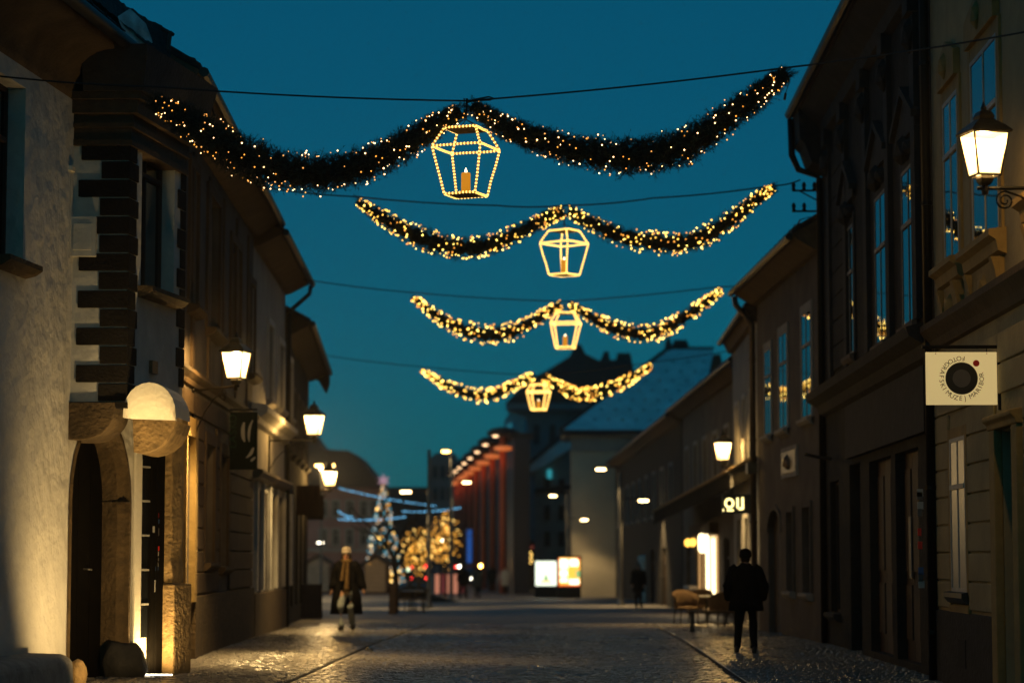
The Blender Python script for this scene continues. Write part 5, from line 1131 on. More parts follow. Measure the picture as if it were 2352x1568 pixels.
for u in (995, 1012, 1028):
    for v in (1070, 1120, 1170): part('window', 'far_glass', CBL, lambda k, u=u, v=v: poly_block(k, [(u, v + 28), (u, v), (u + 9, v), (u + 9, v + 28)], 244.9, 0.2))
# pink building on the left
PK = empty('pink_building', (0, 0, 0), 'pink building with dark hipped roof behind the market huts', 'building')
FP = Fr((P(640, 1280, 182).x, 182), (P(872, 1280, 182).x, 182), 1); FP.n = Vector((0, -1, 0)); FP.t = Vector((1, 0, 0))
wins = [(FP.s(u), FP.s(u + 16), FP.z(u, v + h), FP.z(u, v)) for u in (736, 764, 796, 828, 852) for v, h in ((1150, 36), (1215, 36))]
wall(FP, PK, 'pink_plaster', 0, FP.L, -0.8, FP.z(700, 1118), wins, depth=0.25, back=10)
for h in wins: window(FP, PK, *h, m='wood_grey', sill='plaster_grey', surround='plaster_grey', bar=0.08, glass='far_glass')
part('roof', 'roof_tile', PK, lambda k: poly_block(k, [(620, 1120), (690, 1040), (724, 1030), (800, 1034), (820, 1048), (880, 1120)], 181.4, 9))
part('string_course', 'plaster_grey', PK, lambda k: k.fbox(FP, 0, FP.L, 0, 0.3, FP.z(750, 1266), FP.z(750, 1258)))
DK = tag(part('dark_gable', 'roof_tile', None, lambda k: poly_block(k, [(700, 1350), (700, 1010), (712, 985), (745, 1030), (745, 1110), (738, 1350)], 260, 6)), 'dark gable rising behind the end house', 'building')
FW = tag(part('distant_block', 'soot', None, lambda k: poly_block(k, [(870, 1345), (870, 1120), (900, 1118), (990, 1118), (990, 1345)], 260, 6)), 'long dim block across the square behind the lit trees', 'building')

# market huts
def hut(label, u0, u1, vr, vb, Y, m):
    g = empty('market_hut', P((u0 + u1) / 2, vb, Y), label, 'hut', 'closed market huts on the square')
    a, c = P(u0, vb, Y), P(u1, vb, Y); z0 = gz(Y); ze = P(u0, vr + 22, Y).z; za = P(u0, vr, Y).z; xm = (a.x + c.x) / 2
    part('wall', 'wood_brown', g, lambda k: k.box(a.x, c.x, Y, Y + 2.2, z0, ze))
    q = [(a.x + 0.1, z0 + 0.15), (c.x - 0.1, z0 + 0.15), (c.x - 0.1, ze - 0.05), (xm + 0.3, za - 0.35), (xm - 0.3, za - 0.35), (a.x + 0.1, ze - 0.05)]
    n_ = len(q); sh_ = 6; hz = (ze - z0) / sh_
    for i in range(sh_):
        part('shutter_board', m, g, lambda k, i=i: k.box(a.x + 0.12, c.x - 0.12, Y - 0.06, Y - 0.01, z0 + 0.12 + i * hz, z0 + 0.10 + (i + 1) * hz))
    part('gable_board', m, g, lambda k: k.add([(a.x + 0.12, Y - 0.05, ze + 0.13), (c.x - 0.12, Y - 0.05, ze + 0.13), (xm, Y - 0.05, za - 0.12), (a.x + 0.12, Y + 0.2, ze + 0.13), (c.x - 0.12, Y + 0.2, ze + 0.13), (xm, Y + 0.2, za - 0.12)], [(0, 1, 2), (5, 4, 3), (0, 3, 4, 1), (1, 4, 5, 2), (2, 5, 3, 0)]))
    part('roof', 'roof_tile', g, lambda k: (k.box8([(a.x - 0.3, Y - 0.3, ze - 0.1), (xm, Y - 0.3, za), (xm, Y + 2.4, za), (a.x - 0.3, Y + 2.4, ze - 0.1), (a.x - 0.3, Y - 0.3, ze + 0.05), (xm, Y - 0.3, za + 0.15), (xm, Y + 2.4, za + 0.15), (a.x - 0.3, Y + 2.4, ze + 0.05)]),
                                             k.box8([(xm, Y - 0.3, za), (c.x + 0.3, Y - 0.3, ze - 0.1), (c.x + 0.3, Y + 2.4, ze - 0.1), (xm, Y + 2.4, za), (xm, Y - 0.3, za + 0.15), (c.x + 0.3, Y - 0.3, ze + 0.05), (c.x + 0.3, Y + 2.4, ze + 0.05), (xm, Y + 2.4, za + 0.15)])))
hut('closed market hut with pale shutter behind the woman, beside the lit tree', 834, 890, 1277, 1345, 150.0, 'hut_wall')
hut('dim closed market hut left of the woman', 700, 760, 1277, 1345, 152.0, 'wood_grey')

# ------------------------------------------------------------------ lit trees
def xmas_tree():
    rs = random.Random(11); Y = 168.0; b0 = G(880, Y); kk = FPX / Y; Ht = P(880, 1108, Y).z - b0.z
    g = empty('christmas_tree', b0, 'tall christmas tree with gold and blue lights and a pink star', 'christmas tree')
    part('trunk', 'bark', g, lambda k: k.tube([b0, b0 + Vector((0, 0, Ht))], [0.16, 0.02], 8))
    def leaf(k):
        for i in range(3200):
            f = rs.random() ** 1.4; z = 0.5 + f * (Ht - 0.55); rmax = 1.45 * (1 - f) ** 0.9 + 0.04; lay = 0.75 + 0.25 * abs(math.sin(z * 4.4)); th = rs.uniform(0, 6.28); r_ = rmax * lay * rs.uniform(0.3, 1.0)
            p = b0 + Vector((r_ * math.cos(th), r_ * math.sin(th), z - 0.15 * r_)); o = Vector((math.cos(th), math.sin(th), -0.35)); sd = Vector((-math.sin(th), math.cos(th), 0.2)) * rs.uniform(0.05, 0.10); ln = rs.uniform(0.15, 0.32)
            k.add([p + sd, p - sd, p + o * ln], [(0, 1, 2)])
    part('crown', 'fir_tree', g, leaf)
    def bulbs(k):
        for i in range(340):
            f = rs.random() ** 1.3; z = 0.5 + f * (Ht - 0.6); r_ = (1.45 * (1 - f) ** 0.9 + 0.06) * rs.uniform(0.8, 1.08); th = rs.uniform(0, 6.28)
            c = rs.choices([0, 1, 2, 3], [4, 1.2, 7, 2])[0]; k.cur = c
            k.ball(b0 + Vector((r_ * math.cos(th), r_ * math.sin(th), z)), 0.066 if c != 1 else 0.10, lv=1)
    part('tree_lights', ['tree_gold', 'tree_gold_hot', 'tree_cyan', 'tree_white'], g, bulbs, kind='stuff')
    def star(k):
        c = b0 + Vector((0, -0.1, Ht + 0.15)); pts = []
        for i in range(12): r_ = 0.5 if i % 2 == 0 else 0.19; pts.append((c.x + r_ * math.sin(i * math.pi / 6), c.y, c.z + r_ * math.cos(i * math.pi / 6)))
        k.add(pts + [(x, y + 0.12, z) for x, y, z in pts], [tuple(range(12)), tuple(range(23, 11, -1))] + [(i, 12 + i, 12 + (i + 1) % 12, (i + 1) % 12) for i in range(12)])
    part('star', 'star_pink', g, star)
xmas_tree()
def branchy(k, p, d, L, r, lev, rs, tips):
    e = p + d * L; k.tube([p, p.lerp(e, 0.5) + Vector((rs.uniform(-1, 1), rs.uniform(-1, 1), 0)) * L * 0.06, e], [r, r * 0.8, r * 0.6], 5); tips.append((p, e))
    if lev == 0: return
    for i in range(rs.choice((2, 3))):
        ax = Vector((rs.uniform(-1, 1), rs.uniform(-1, 1), rs.uniform(-0.2, 0.5))).normalized(); nd = (d * 0.75 + ax * 0.62).normalized()
        branchy(k, e - d * L * rs.uniform(0, 0.3), nd, L * rs.uniform(0.62, 0.8), r * 0.58, lev - 1, rs, tips)
def bare_tree(label, u, Y, H_, seed, lights=None, lev=4, width=1.0, trunk_r=0.1):
    rs = random.Random(seed); b0 = G(u, Y); tips = []
    g = empty('bare_tree', b0, label, 'tree')
    part('trunk', 'bark', g, lambda k: k.tube([b0 - Vector((0, 0, 0.1)), b0 + Vector((0.03, 0, H_ * 0.2)), b0 + Vector((-0.02, 0.02, H_ * 0.42))], [trunk_r * 1.2, trunk_r, trunk_r * 0.85], 8))
    def cr(k):
        for i in range(4):
            a = i * 1.6 + rs.random(); branchy(k, b0 + Vector((-0.02, 0.02, H_ * (0.32 + 0.03 * i))), Vector((math.cos(a) * 0.55 * width, math.sin(a) * 0.55 * width, 0.85)).normalized(), H_ * 0.22, trunk_r * 0.55, lev, rs, tips)
    part('crown', 'bark', g, cr)
    if lights:
        def bl(k):
            for i in range(lights[0]):
                k.cur = 1 if rs.random() < 0.16 else 0
                d_ = Vector((rs.gauss(0, 1), rs.gauss(0, 1), rs.gauss(0, 1))).normalized() * rs.uniform(0.35, 1.0)
                q = b0 + Vector((d_.x * lights[2], d_.y * lights[2], H_ * 0.66 + d_.z * H_ * 0.38))
                k.ball(q, lights[1] * (1.25 if k.cur else 1), lv=1)
        part('tree_lights', ['tree_gold', 'tree_gold_hot'], g, bl, kind='stuff')
    return g
bare_tree('bare tree hung with gold lights right beside the christmas tree', 962, 138, 3.9, 21, (260, 0.043, 1.15), 4, 1.0, 0.12)
bare_tree('bare tree hung with gold lights right of the tall light pole', 1022, 142, 4.9, 24, (230, 0.045, 1.05), 4, 0.75, 0.12)
bare_tree('dark bare street tree without lights beside the cafe chairs', 908, 82, 4.4, 33, None, 4, 0.9, 0.10)
# blue string lights
def string(label, a, c, Y0, Y1_, n_, gaps=()):
    p0, p1 = P(a[0], a[1], Y0), P(c[0], c[1], Y1_)
    g = empty('blue_light_string', p0, label, 'light string', 'blue light strings over the square'); path = [p0.lerp(p1, i / 20) - Vector((0, 0, 0.10 * 4 * (i / 20) * (1 - i / 20))) for i in range(21)]
    part('wire', 'cable', g, lambda k: k.tube(path, 0.012, 4)); rs = random.Random(n_)
    def bl(k):
        for i in range(n_):
            f = (i + rs.uniform(-0.3, 0.3)) / n_
            if any(g0 < f < g1 for g0, g1 in gaps): continue
            x = max(0, min(19.99, f * 20)); j = int(x); k.ball(path[j].lerp(path[j + 1], x - j) + Vector((0, 0, -0.04)), 0.032, lv=1)
    part('bulbs', 'string_blue', g, bl, kind='stuff')
string('upper blue light string sloping down to the light pole', (780, 1119), (1005, 1160), 128, 128, 40)
string('long blue light string crossing the christmas tree', (778, 1190), (935, 1184), 124, 128, 34)
string('blue light string rising right across the lit trees', (925, 1172), (1060, 1163), 130, 130, 30)
string('short blue light string end left of the christmas tree', (778, 1172), (812, 1184), 120, 121, 9)

# ------------------------------------------------------------------ modern street lights of the square
def street_light(label, u, Y, vtop, heads, thin=0.06, base_v=None, top_head=None, power=800):
    b0 = G(u, Y); zt_ = P(u, vtop, Y).z
    g = empty('street_light', b0, label, 'street lamp', 'modern street lights on the square')
    part('pole', 'metal_grey', g, lambda k: (k.tube([b0, (b0.x, b0.y, zt_)], [thin * 1.3, thin], 10), k.lathe(tuple(b0), [(thin * 2.2, 0), (thin * 2.2, 0.05), (thin * 1.4, 0.25)], 10)))
    for (hu, hv, mm) in heads:
        h_ = P(hu, hv, Y); ar = part('arm', 'metal_dark', g, lambda k: k.tube([(b0.x, b0.y, h_.z + 0.10), (h_.x, h_.y, h_.z + 0.10)], 0.035, 6))
        sgn = 1 if h_.x > b0.x else -1
        part('lamp_head', 'metal_dark', ar, lambda k: k.box(h_.x - 0.30, h_.x + 0.30, h_.y - 0.13, h_.y + 0.13, h_.z + 0.055, h_.z + 0.13), bevel=0.02)
        part('lamp_lens', mm, ar, lambda k: k.box(h_.x - 0.20, h_.x + 0.20, h_.y - 0.11, h_.y + 0.11, h_.z - 0.03, h_.z + 0.05), bevel=0.03)
        ld = bpy.data.lights.new('street_beam', 'POINT' if power == 700 else 'SPOT'); ld.energy = power; ld.color = (1, 0.68, 0.30); ld.shadow_soft_size = 0.1
        if ld.type == 'SPOT': ld.spot_size = R(112); ld.spot_blend = 0.5
        l = bpy.data.objects.new('street_beam', ld); COL.objects.link(l); l.location = (h_.x, h_.y, h_.z - 0.20); l.parent = g
    return g
street_light('tall dark street light pole with one arm right of the lit trees', 985, 93.0, 1032, [(932, 1130, 'head_light')], 0.07, power=800)
street_light('orange street light standing behind the tall dark pole', 1036, 120.0, 1040, [(1024, 1037, 'head_orange'), (1072, 1108, 'head_light')], 0.07, power=350)
street_light('street light with two arms right of the poster boxes', 1425, 100.0, 1085, [(1380, 1078, 'head_light'), (1478, 1150, 'head_light')], 0.075)
street_light('street light with two arms above the poster boxes', 1303, 138.0, 1135, [(1270, 1139, 'head_light'), (1342, 1194, 'head_light')], 0.075, power=260)
street_light('farthest street light, left of the poster boxes', 1212, 165.0, 1180, [(1181, 1177, 'head_light'), (1240, 1219, 'head_light')], 0.075)
street_light('twin headed street light rising behind the last left lantern', 738, 138.0, 1075, [(732, 1069, 'head_orange'), (760, 1069, 'head_orange')], 0.06, power=700)
street_light('low street light behind the wooden board', 735, 170.0, 1245, [(736, 1246, 'white_light')], 0.05, power=700)

# ------------------------------------------------------------------ lit poster boxes, shelter, far lights
def poster(label, u0, u1, v0, v1, vb, Y, bgm, blocks):
    a, c = P(u0, v1, Y), P(u1, v0, Y); z0 = gz(Y); g = empty('poster_box', (a.x, Y, z0), label, 'poster box', 'lit poster boxes')
    part('case', 'metal_black', g, lambda k: (k.box(a.x - 0.08, c.x + 0.08, Y + 0.02, Y + 0.25, a.z - 0.06, c.z + 0.1), k.box(a.x - 0.05, c.x + 0.05, Y + 0.05, Y + 0.22, z0, a.z - 0.06)), bevel=0.02)
    ps = part('poster', bgm, g, lambda k: k.box(a.x, c.x, Y, Y + 0.03, a.z, c.z))
    for x0, x1, y0, y1, mm in blocks:
        part('print', mm, ps, lambda k: k.box(a.x + (c.x - a.x) * x0, a.x + (c.x - a.x) * x1, Y - 0.006, Y - 0.001, a.z + (c.z - a.z) * y0, a.z + (c.z - a.z) * y1))
    return g, a, c, ps
g1, a, c, ps = poster('lit poster box with pale green poster', 1230, 1278, 1288, 1344, 1362, 132, 'ad_white', [(0.2, 0.8, 0.12, 0.18, 'ad_orange')])
part('print_tree', 'ad_green', ps, lambda k: k.add([(a.x + (c.x - a.x) * x, 131.993, a.z + (c.z - a.z) * y) for x, y in ((0.35, 0.2), (0.65, 0.2), (0.5, 0.52))], [(0, 1, 2)]))
poster('brighter lit poster box with orange and red poster', 1283, 1332, 1280, 1345, 1365, 130, 'ad_orange', [(0.06, 0.44, 0.62, 0.95, 'ad_cream'), (0.06, 0.42, 0.34, 0.56, 'ad_cream'), (0.08, 0.42, 0.14, 0.28, 'ad_cream'), (0.52, 0.92, 0.7, 0.95, 'ad_cream'), (0.5, 0.95, 0.06, 0.24, 'ad_cream'), (0.0, 0.05, 0.0, 1.0, 'ad_red'), (0.0, 1.0, 0.0, 0.05, 'ad_red'), (0.8, 1.0, 0.3, 0.55, 'ad_green'), (0.88, 1.0, 0.9, 1.0, 'ad_red')])
poster('distant orange poster box between the walking people', 1131, 1146, 1284, 1312, 1330, 200, 'ad_orange', [(0, 1, 0, 0.3, 'ad_red')])
poster('distant dim salmon poster box left of the orange one', 1115, 1128, 1286, 1310, 1330, 198, 'salmon_panel', [])
# glass shelter with salmon panels
SH = empty('glass_shelter', P(1030, 1350, 135), 'glass shelter with glowing salmon panels behind the walking couple', 'shelter')
for i in range(6):
    u0 = 985 + i * 14; mm = ['print_white', 'salmon_panel', 'red_sign', 'salmon_panel', 'salmon_panel', 'red_sign'][i]
    part('panel', mm, SH, lambda k, u0=u0: poly_block(k, [(u0, 1362), (u0, 1318), (u0 + 10, 1318), (u0 + 10, 1362)], 135, 0.05))
    part('post', 'metal_dark', SH, lambda k, u0=u0: poly_block(k, [(u0 + 10, 1370), (u0 + 10, 1296), (u0 + 12.5, 1296), (u0 + 12.5, 1370)], 134.9, 0.1))
part('roof', 'metal_dark', SH, lambda k: poly_block(k, [(980, 1297), (980, 1291), (1072, 1291), (1072, 1297)], 134.5, 1.6))
# parked cars with lights, far across the square
def car(label, u, Y, rot, lights):
    b0 = G(u, Y); g = empty('parked_car', b0, label, 'car', 'cars far across the square')
    prof = [(-2.1, 0.35), (-2.1, 0.8), (-1.9, 0.95), (-1.1, 1.0), (-0.5, 1.45), (0.9, 1.48), (1.6, 1.05), (2.1, 0.95), (2.15, 0.35)]
    M_ = Matrix.Translation(b0) @ Matrix.Rotation(rot, 4, 'Z')
    def body(k):
        n_ = len(prof); vs = []
        for y, ins in ((-0.85, 0.08), (-0.80, 0.0), (0.80, 0.0), (0.85, 0.08)): vs += [tuple(M_ @ Vector((x * (1 - ins * 0.1), y * (0.78 if z > 1.2 else 1), z - ins * 0.2 * (z > 0.5)))) for x, z in prof]
        k.rings([vs[i * n_:(i + 1) * n_] for i in range(4)])
    part('body', 'car_paint', g, body, bevel=0.04)
    for x in (-1.3, 1.3):
        for y in (-0.8, 0.8):
            wh = part('wheel', 'rubber', g, lambda k: k.tube([M_ @ Vector((x, y - 0.1, 0.32)), M_ @ Vector((x, y + 0.1, 0.32))], 0.32, 14))
            part('rim', 'metal_grey', wh, lambda k: k.tube([M_ @ Vector((x, y - 0.11, 0.32)), M_ @ Vector((x, y + 0.11, 0.32))], 0.19, 10))
    part('windscreen', 'window_glass', g, lambda k: k.add([tuple(M_ @ Vector(q)) for q in ((-1.08, -0.62, 1.04), (-1.08, 0.62, 1.04), (-0.55, 0.58, 1.41), (-0.55, -0.58, 1.41))], [(0, 1, 2, 3)]))
    for y in (-0.6, 0.6): part('headlight', lights, g, lambda k, y=y: k.ball(M_ @ Vector((-2.12, y, 0.72)), 0.12, lv=1))
    return g
car('dark parked car with white headlights behind the walking couple', 1068, 178, R(90), 'white_light')
car('dark parked car with red tail lights beyond the gold trees', 966, 180, R(90), 'red_light')
car('dark parked car with orange lights by the far posters', 1110, 190, R(90), 'head_orange')
def signal(label, u, v, Y, mm, vb=1345):
    p = P(u, v, Y); b0 = G(u, Y); g = empty('traffic_signal', b0, label, 'signal light', 'small signal lights across the square')
    part('post', 'metal_dark', g, lambda k: k.tube([b0, p + Vector((0, 0.1, 0.3))], 0.05, 6)); part('housing', 'metal_black', g, lambda k: k.box(p.x - 0.17, p.x + 0.17, p.y, p.y + 0.2, p.z - 0.6, p.z + 0.25))
    part('lamp', mm, g, lambda k: k.ball(p + Vector((0, -0.02, 0)), 0.13, lv=1))
signal('red signal light below the gold tree', 976, 1299, 150, 'red_light')
signal('red signal light near the christmas tree', 943, 1302, 152, 'red_light')
signal('pale green signal light under the christmas tree', 938, 1307, 148, 'green_light')
signal('white signal light beside the walking couple', 1054, 1300, 155, 'white_light')
signal('orange signal light right of the walking couple', 1104, 1299, 158, 'head_orange')
signal('red signal light right of the shelter', 1049, 1301, 160, 'red_light')
signal('pale yellow signal light on the far pavement', 1014, 1240, 170, 'white_light')
# dark wedge planter, cream lit pillar
tag(part('dark_planter', 'soot', None, lambda k: k.box8([tuple(P(985, 1392, 112)), tuple(P(1066, 1390, 112)), tuple(P(1066, 1386, 114)), tuple(P(985, 1386, 114)), tuple(P(985, 1364, 112)), tuple(P(1060, 1384, 112)), tuple(P(1060, 1382, 114)), tuple(P(985, 1362, 114))]), bevel=0.05), 'low dark wedge shaped planter in front of the shelter', 'planter')
pc = G(1483, 112)
tag(part('cream_pillar', 'limewash', None, lambda k: k.lathe((pc.x, pc.y, pc.z), [(0.34, 0), (0.34, 0.15), (0.28, 0.25), (0.24, 1.7), (0.34, 1.9), (0.36, 2.1), (0.1, 2.15)], 14), smooth=True), 'stout cream pillar lit from above near the far pedestrian', 'pillar')
# hanging gold string on far pole
gs = empty('gold_light_cluster', P(1218, 1290, 160), 'small hanging cluster of gold lights left of the poster boxes', 'light string')
part('bulbs', 'tree_gold_hot', gs, lambda k: [k.ball(P(1218 + (i % 2) * 3, 1268 + i * 6, 160), 0.07, lv=1) for i in range(5)])
part('wire', 'cable', gs, lambda k: k.tube([P(1219, 1235, 160), P(1219, 1296, 160)], 0.015, 4))

# ================================================================== PEOPLE
def person(label, u, Y, H_, head, pose, outfit, fine=True):
    """pose: joints in a 1.70 m body (x right, y forward, z up); the body is one continuous remeshed surface."""
    b0 = G(u, Y); S = H_ / 1.70; M_ = Matrix.Translation(b0) @ Matrix.Rotation(head, 4, 'Z') @ Matrix.Scale(S, 4)
    T = lambda p: M_ @ Vector(p)
    g = empty('person', b0, label, 'person'); J = pose
    def limb(k, pts, rad, seg=10):
        k.tube([T(p) for p in pts], [r * S for r in rad], seg)
        for p, r in zip(pts, rad): k.ball(T(p), r * S * 0.995, lv=2 if fine else 1)
    def body(k):
        limb(k, [(0, 0, 0.90), (0, 0.0, 1.08), (0, 0.0, 1.28), (0, -0.01, 1.40)], [0.125, 0.115, 0.13, 0.09], 14)
        limb(k, [(0, -0.01, 1.38), (0, 0.0, 1.50)], [0.058, 0.05]); hc = J.get('head', (0, 0.015, 1.585))
        k.ball(T(hc), S, 0.074, 0.094, 0.112, 2); k.ball(T((hc[0], hc[1] + 0.03, hc[2] - 0.07)), S, 0.05, 0.06, 0.05, 2)
        k.ball(T((hc[0], hc[1] + 0.098, hc[2] - 0.01)), S, 0.014, 0.022, 0.026, 1)
        for sx in (-1, 1): k.ball(T((hc[0] + sx * 0.075, hc[1] - 0.005, hc[2])), S, 0.012, 0.022, 0.032, 1)
        for s_, sx in (('R', 1), ('L', -1)):
            sh_, el, wr = (sx * 0.165, 0, 1.375), J['elbow' + s_], J['wrist' + s_]
            limb(k, [(sx * 0.06, 0, 1.39), sh_, el, wr], [0.07, 0.056, 0.042, 0.028])
            d = (Vector(wr) - Vector(el)).normalized(); side = d.cross(Vector((0, 1, 0))).normalized(); fw = side.cross(d)
            pm = Vector(wr) + d * 0.05; limb(k, [wr, tuple(pm), tuple(pm + d * 0.035)], [0.026, 0.032, 0.03])
            for f_ in range(4):
                o_ = pm + d * 0.04 + fw * (0.030 - 0.02 * f_); ln = (0.062, 0.072, 0.068, 0.054)[f_]
                limb(k, [tuple(o_), tuple(o_ + d * ln * 0.55 + side * 0.006 * sx), tuple(o_ + d * ln * 0.95 + side * 0.02 * sx)], [0.0095, 0.009, 0.008], 6)
            th0 = Vector(wr) + d * 0.03 + fw * 0.026; limb(k, [tuple(th0), tuple(th0 + fw * 0.025 + d * 0.025), tuple(th0 + fw * 0.03 + d * 0.055)], [0.012, 0.0105, 0.009], 6)
            hp, kn, an = (sx * 0.085, 0, 0.90), J['knee' + s_], J['ankle' + s_]
            limb(k, [hp, kn, an], [0.088, 0.056, 0.040]); limb(k, [(an[0], an[1] - 0.03, an[2] - 0.04), (an[0] + sx * 0.015, an[1] + 0.14, max(an[2] - 0.065, 0.03))], [0.038, 0.03])
    o = part('body', 'skin', g, body, smooth=True); md = o.modifiers.new('skin', 'REMESH'); md.mode = 'VOXEL'; md.voxel_size = 0.0085 if fine else 0.02; md.use_smooth_shade = True
    hc = J.get('head', (0, 0.015, 1.585))
    for sx in (-1, 1):
        part('eye', 'print_black', o, lambda k, sx=sx: k.ball(T((hc[0] + sx * 0.03, hc[1] + 0.083, hc[2] + 0.008)), S * 0.011))
    part('mouth', 'print_red', o, lambda k: k.ball(T((hc[0], hc[1] + 0.085, hc[2] - 0.055)), S, 0.022, 0.01, 0.006, 1))
    # trousers and shoes
    def legs(k):
        k.ball(T((0, 0, 0.92)), S, 0.155, 0.12, 0.10, 2)
        for s_, sx in (('R', 1), ('L', -1)):
            kn, an = J['knee' + s_], J['ankle' + s_]; limb(k, [(sx * 0.08, 0, 0.92), (sx * 0.085, 0, 0.80), kn, (an[0], an[1], an[2] + 0.02)], [0.10, 0.105, 0.078, 0.066], 12)
    t_ = part('trousers', outfit['trousers'], g, legs, smooth=True); md = t_.modifiers.new('cloth', 'REMESH'); md.mode = 'VOXEL'; md.voxel_size = 0.014 if fine else 0.025; md.use_smooth_shade = True
    for s_, sx in (('R', 1), ('L', -1)):
        an = J['ankle' + s_]; zs = max(an[2] - 0.06, 0.035)
        part('shoe', 'shoe', g, lambda k: k.rings([[T((an[0] + sx * 0.01 + w_ * math.cos(a), an[1] + y, zs + h_ * math.sin(a))) for a in np.linspace(0, 2 * math.pi, 10, endpoint=False)] for y, w_, h_ in ((-0.10, 0.02, 0.02), (-0.085, 0.042, 0.075), (-0.02, 0.046, 0.085), (0.06, 0.048, 0.05), (0.14, 0.044, 0.035), (0.185, 0.02, 0.02))]), smooth=True)
    # coat: skirt with folds, shoulders, sleeves
    cz = outfit['coat_z']; op = outfit.get('open', 0.0); wd = outfit.get('flare', 0.24)
    def coat(k):
        prof = [(1.47, 0.075, 0.07), (1.44, 0.13, 0.09), (1.40, 0.205, 0.115), (1.32, 0.225, 0.14), (1.18, 0.215, 0.145), (1.02, 0.205, 0.145), (0.86, 0.205 + 0.3 * (wd - 0.2), 0.15), (0.7, 0.205 + 0.7 * (wd - 0.2), 0.16), (cz, wd, 0.17)]
        bk_ = outfit.get('bulk', 1.0); prof = [(z, rx * (bk_ if z < 1.42 else 1), ry * bk_) for z, rx, ry in prof if z >= cz]; n_ = 40; rings = []
        for j, (z, rx, ry) in enumerate(prof):
            r_ = []; fold = 0.05 * max(0, (1.2 - z)) ** 1.2
            a0 = math.pi / 2 + op * (0.35 + 0.65 * min(1, (1.5 - z) / 0.6)); a1 = math.pi / 2 + 2 * math.pi - op * (0.35 + 0.65 * min(1, (1.5 - z) / 0.6)) * 0.8
            for i in range(n_):
                a = a0 + (a1 - a0) * i / (n_ - (1 if op else 0)); q = 1 + fold * math.sin(a * 9 + z * 2)
                r_.append(T((rx * q * math.cos(a), ry * q * math.sin(a), z)))
            rings.append(r_)
        k.rings(rings, cap=False, close=op == 0)
        for s_, sx in (('R', 1), ('L', -1)):
            el, wr = Vector(J['elbow' + s_]), Vector(J['wrist' + s_]); w2 = wr - (wr - el).normalized() * 0.01
            k.tube([T((sx * 0.13, 0, 1.405)), T((sx * 0.185, 0, 1.36)), T(tuple((Vector((sx * 0.185, 0, 1.36)) + el) / 2)), T(tuple(el)), T(tuple((el + wr) / 2)), T(tuple(w2))], [r_ * S * bk_ for r_ in (0.085, 0.088, 0.08, 0.074, 0.068, 0.066)], 12)
    c_ = part('coat', outfit['coat'], g, coat, smooth=True); md = c_.modifiers.new('cloth', 'SOLIDIFY'); md.thickness = 0.022; md.offset = 1.0
    part('collar', outfit['coat'], g, lambda k: k.rings([[T((rx * math.cos(a), ry * math.sin(a) - 0.01, z + 0.015 * math.sin(a * 2))) for a in np.linspace(0, 2 * math.pi, 16, endpoint=False)] for z, rx, ry in ((1.43, 0.115, 0.10), (1.50, 0.085, 0.085), (1.505, 0.07, 0.07), (1.44, 0.08, 0.07))], cap=False), smooth=True)
    if op: part('sweater', 'coat_black', g, lambda k: k.rings([[T((rx * math.cos(q), ry * math.sin(q), z)) for q in np.linspace(0, 2 * math.pi, 18, endpoint=False)] for z, rx, ry in ((0.80, 0.165, 0.13), (0.95, 0.165, 0.135), (1.15, 0.155, 0.13), (1.32, 0.175, 0.138), (1.42, 0.11, 0.095), (1.47, 0.062, 0.062))]), smooth=True)
    # hair / hat
    hr = outfit.get('hair', 'hair_dark')
    def hair(k):
        k.ball(T((hc[0], hc[1] - 0.018, hc[2] + 0.022)), S, 0.084, 0.100, 0.108, 2)
        if outfit.get('long'):
            for sx in (-1, 1): k.tube([T((hc[0] + sx * 0.07, hc[1] - 0.0, hc[2] + 0.02)), T((hc[0] + sx * 0.088, hc[1] + 0.01, hc[2] - 0.09)), T((hc[0] + sx * 0.105, 0.06, 1.36)), T((hc[0] + sx * 0.10, 0.11, 1.24))], [0.03 * S, 0.04 * S, 0.042 * S, 0.015 * S], 8)
            k.tube([T((hc[0], hc[1] - 0.07, hc[2])), T((hc[0], -0.09, 1.42)), T((hc[0], -0.13, 1.28))], [0.07 * S, 0.085 * S, 0.03 * S], 10)
    hz_ = part('hair', hr, g, hair, smooth=True)
    if outfit.get('hat'):
        def hat(k):
            prof = [(0.098, 0.0), (0.108, 0.02), (0.108, 0.06), (0.100, 0.065), (0.104, 0.09), (0.092, 0.125), (0.06, 0.15), (0.015, 0.16)]
            k.rings([[T((hc[0] + r * 0.95 * math.cos(a), hc[1] - 0.012 + r * 1.1 * math.sin(a), hc[2] + 0.03 + z)) for a in np.linspace(0, 2 * math.pi, 18, endpoint=False)] for r, z in prof])
        ht = part('hat', outfit['hat'], g, hat, smooth=True)
        if outfit.get('flaps'):
            for sx in (-1, 1): part('ear_flap', outfit['hat'], ht, lambda k, sx=sx: k.ball(T((hc[0] + sx * 0.088, hc[1] + 0.0, hc[2] - 0.03)), S, 0.03, 0.05, 0.075, 2), smooth=True)
    if outfit.get('scarf'):
        sf = part('scarf', 'scarf', g, lambda k: k.rings([[T((r * math.cos(a), 0.01 + r * 0.95 * math.sin(a), z)) for a in np.linspace(0, 2 * math.pi, 18, endpoint=False)] for r, z in ((0.09, 1.41), (0.125, 1.43), (0.125, 1.49), (0.09, 1.515), (0.07, 1.49))], cap=False), smooth=True)
        def tail(k, x0, x1, z1, w_):
            rings = []
            for i in range(9):
                f = i / 8; z = 1.43 + (z1 - 1.43) * f; x = x0 + (x1 - x0) * f; ww = w_ * (0.8 + 0.4 * f)
                rings.append([T((x - ww, 0.165, z)), T((x - ww * 0.3, 0.185, z)), T((x + ww * 0.4, 0.175, z)), T((x + ww, 0.168, z)), T((x + ww, 0.150, z)), T((x - ww, 0.148, z))])
            k.rings(rings)
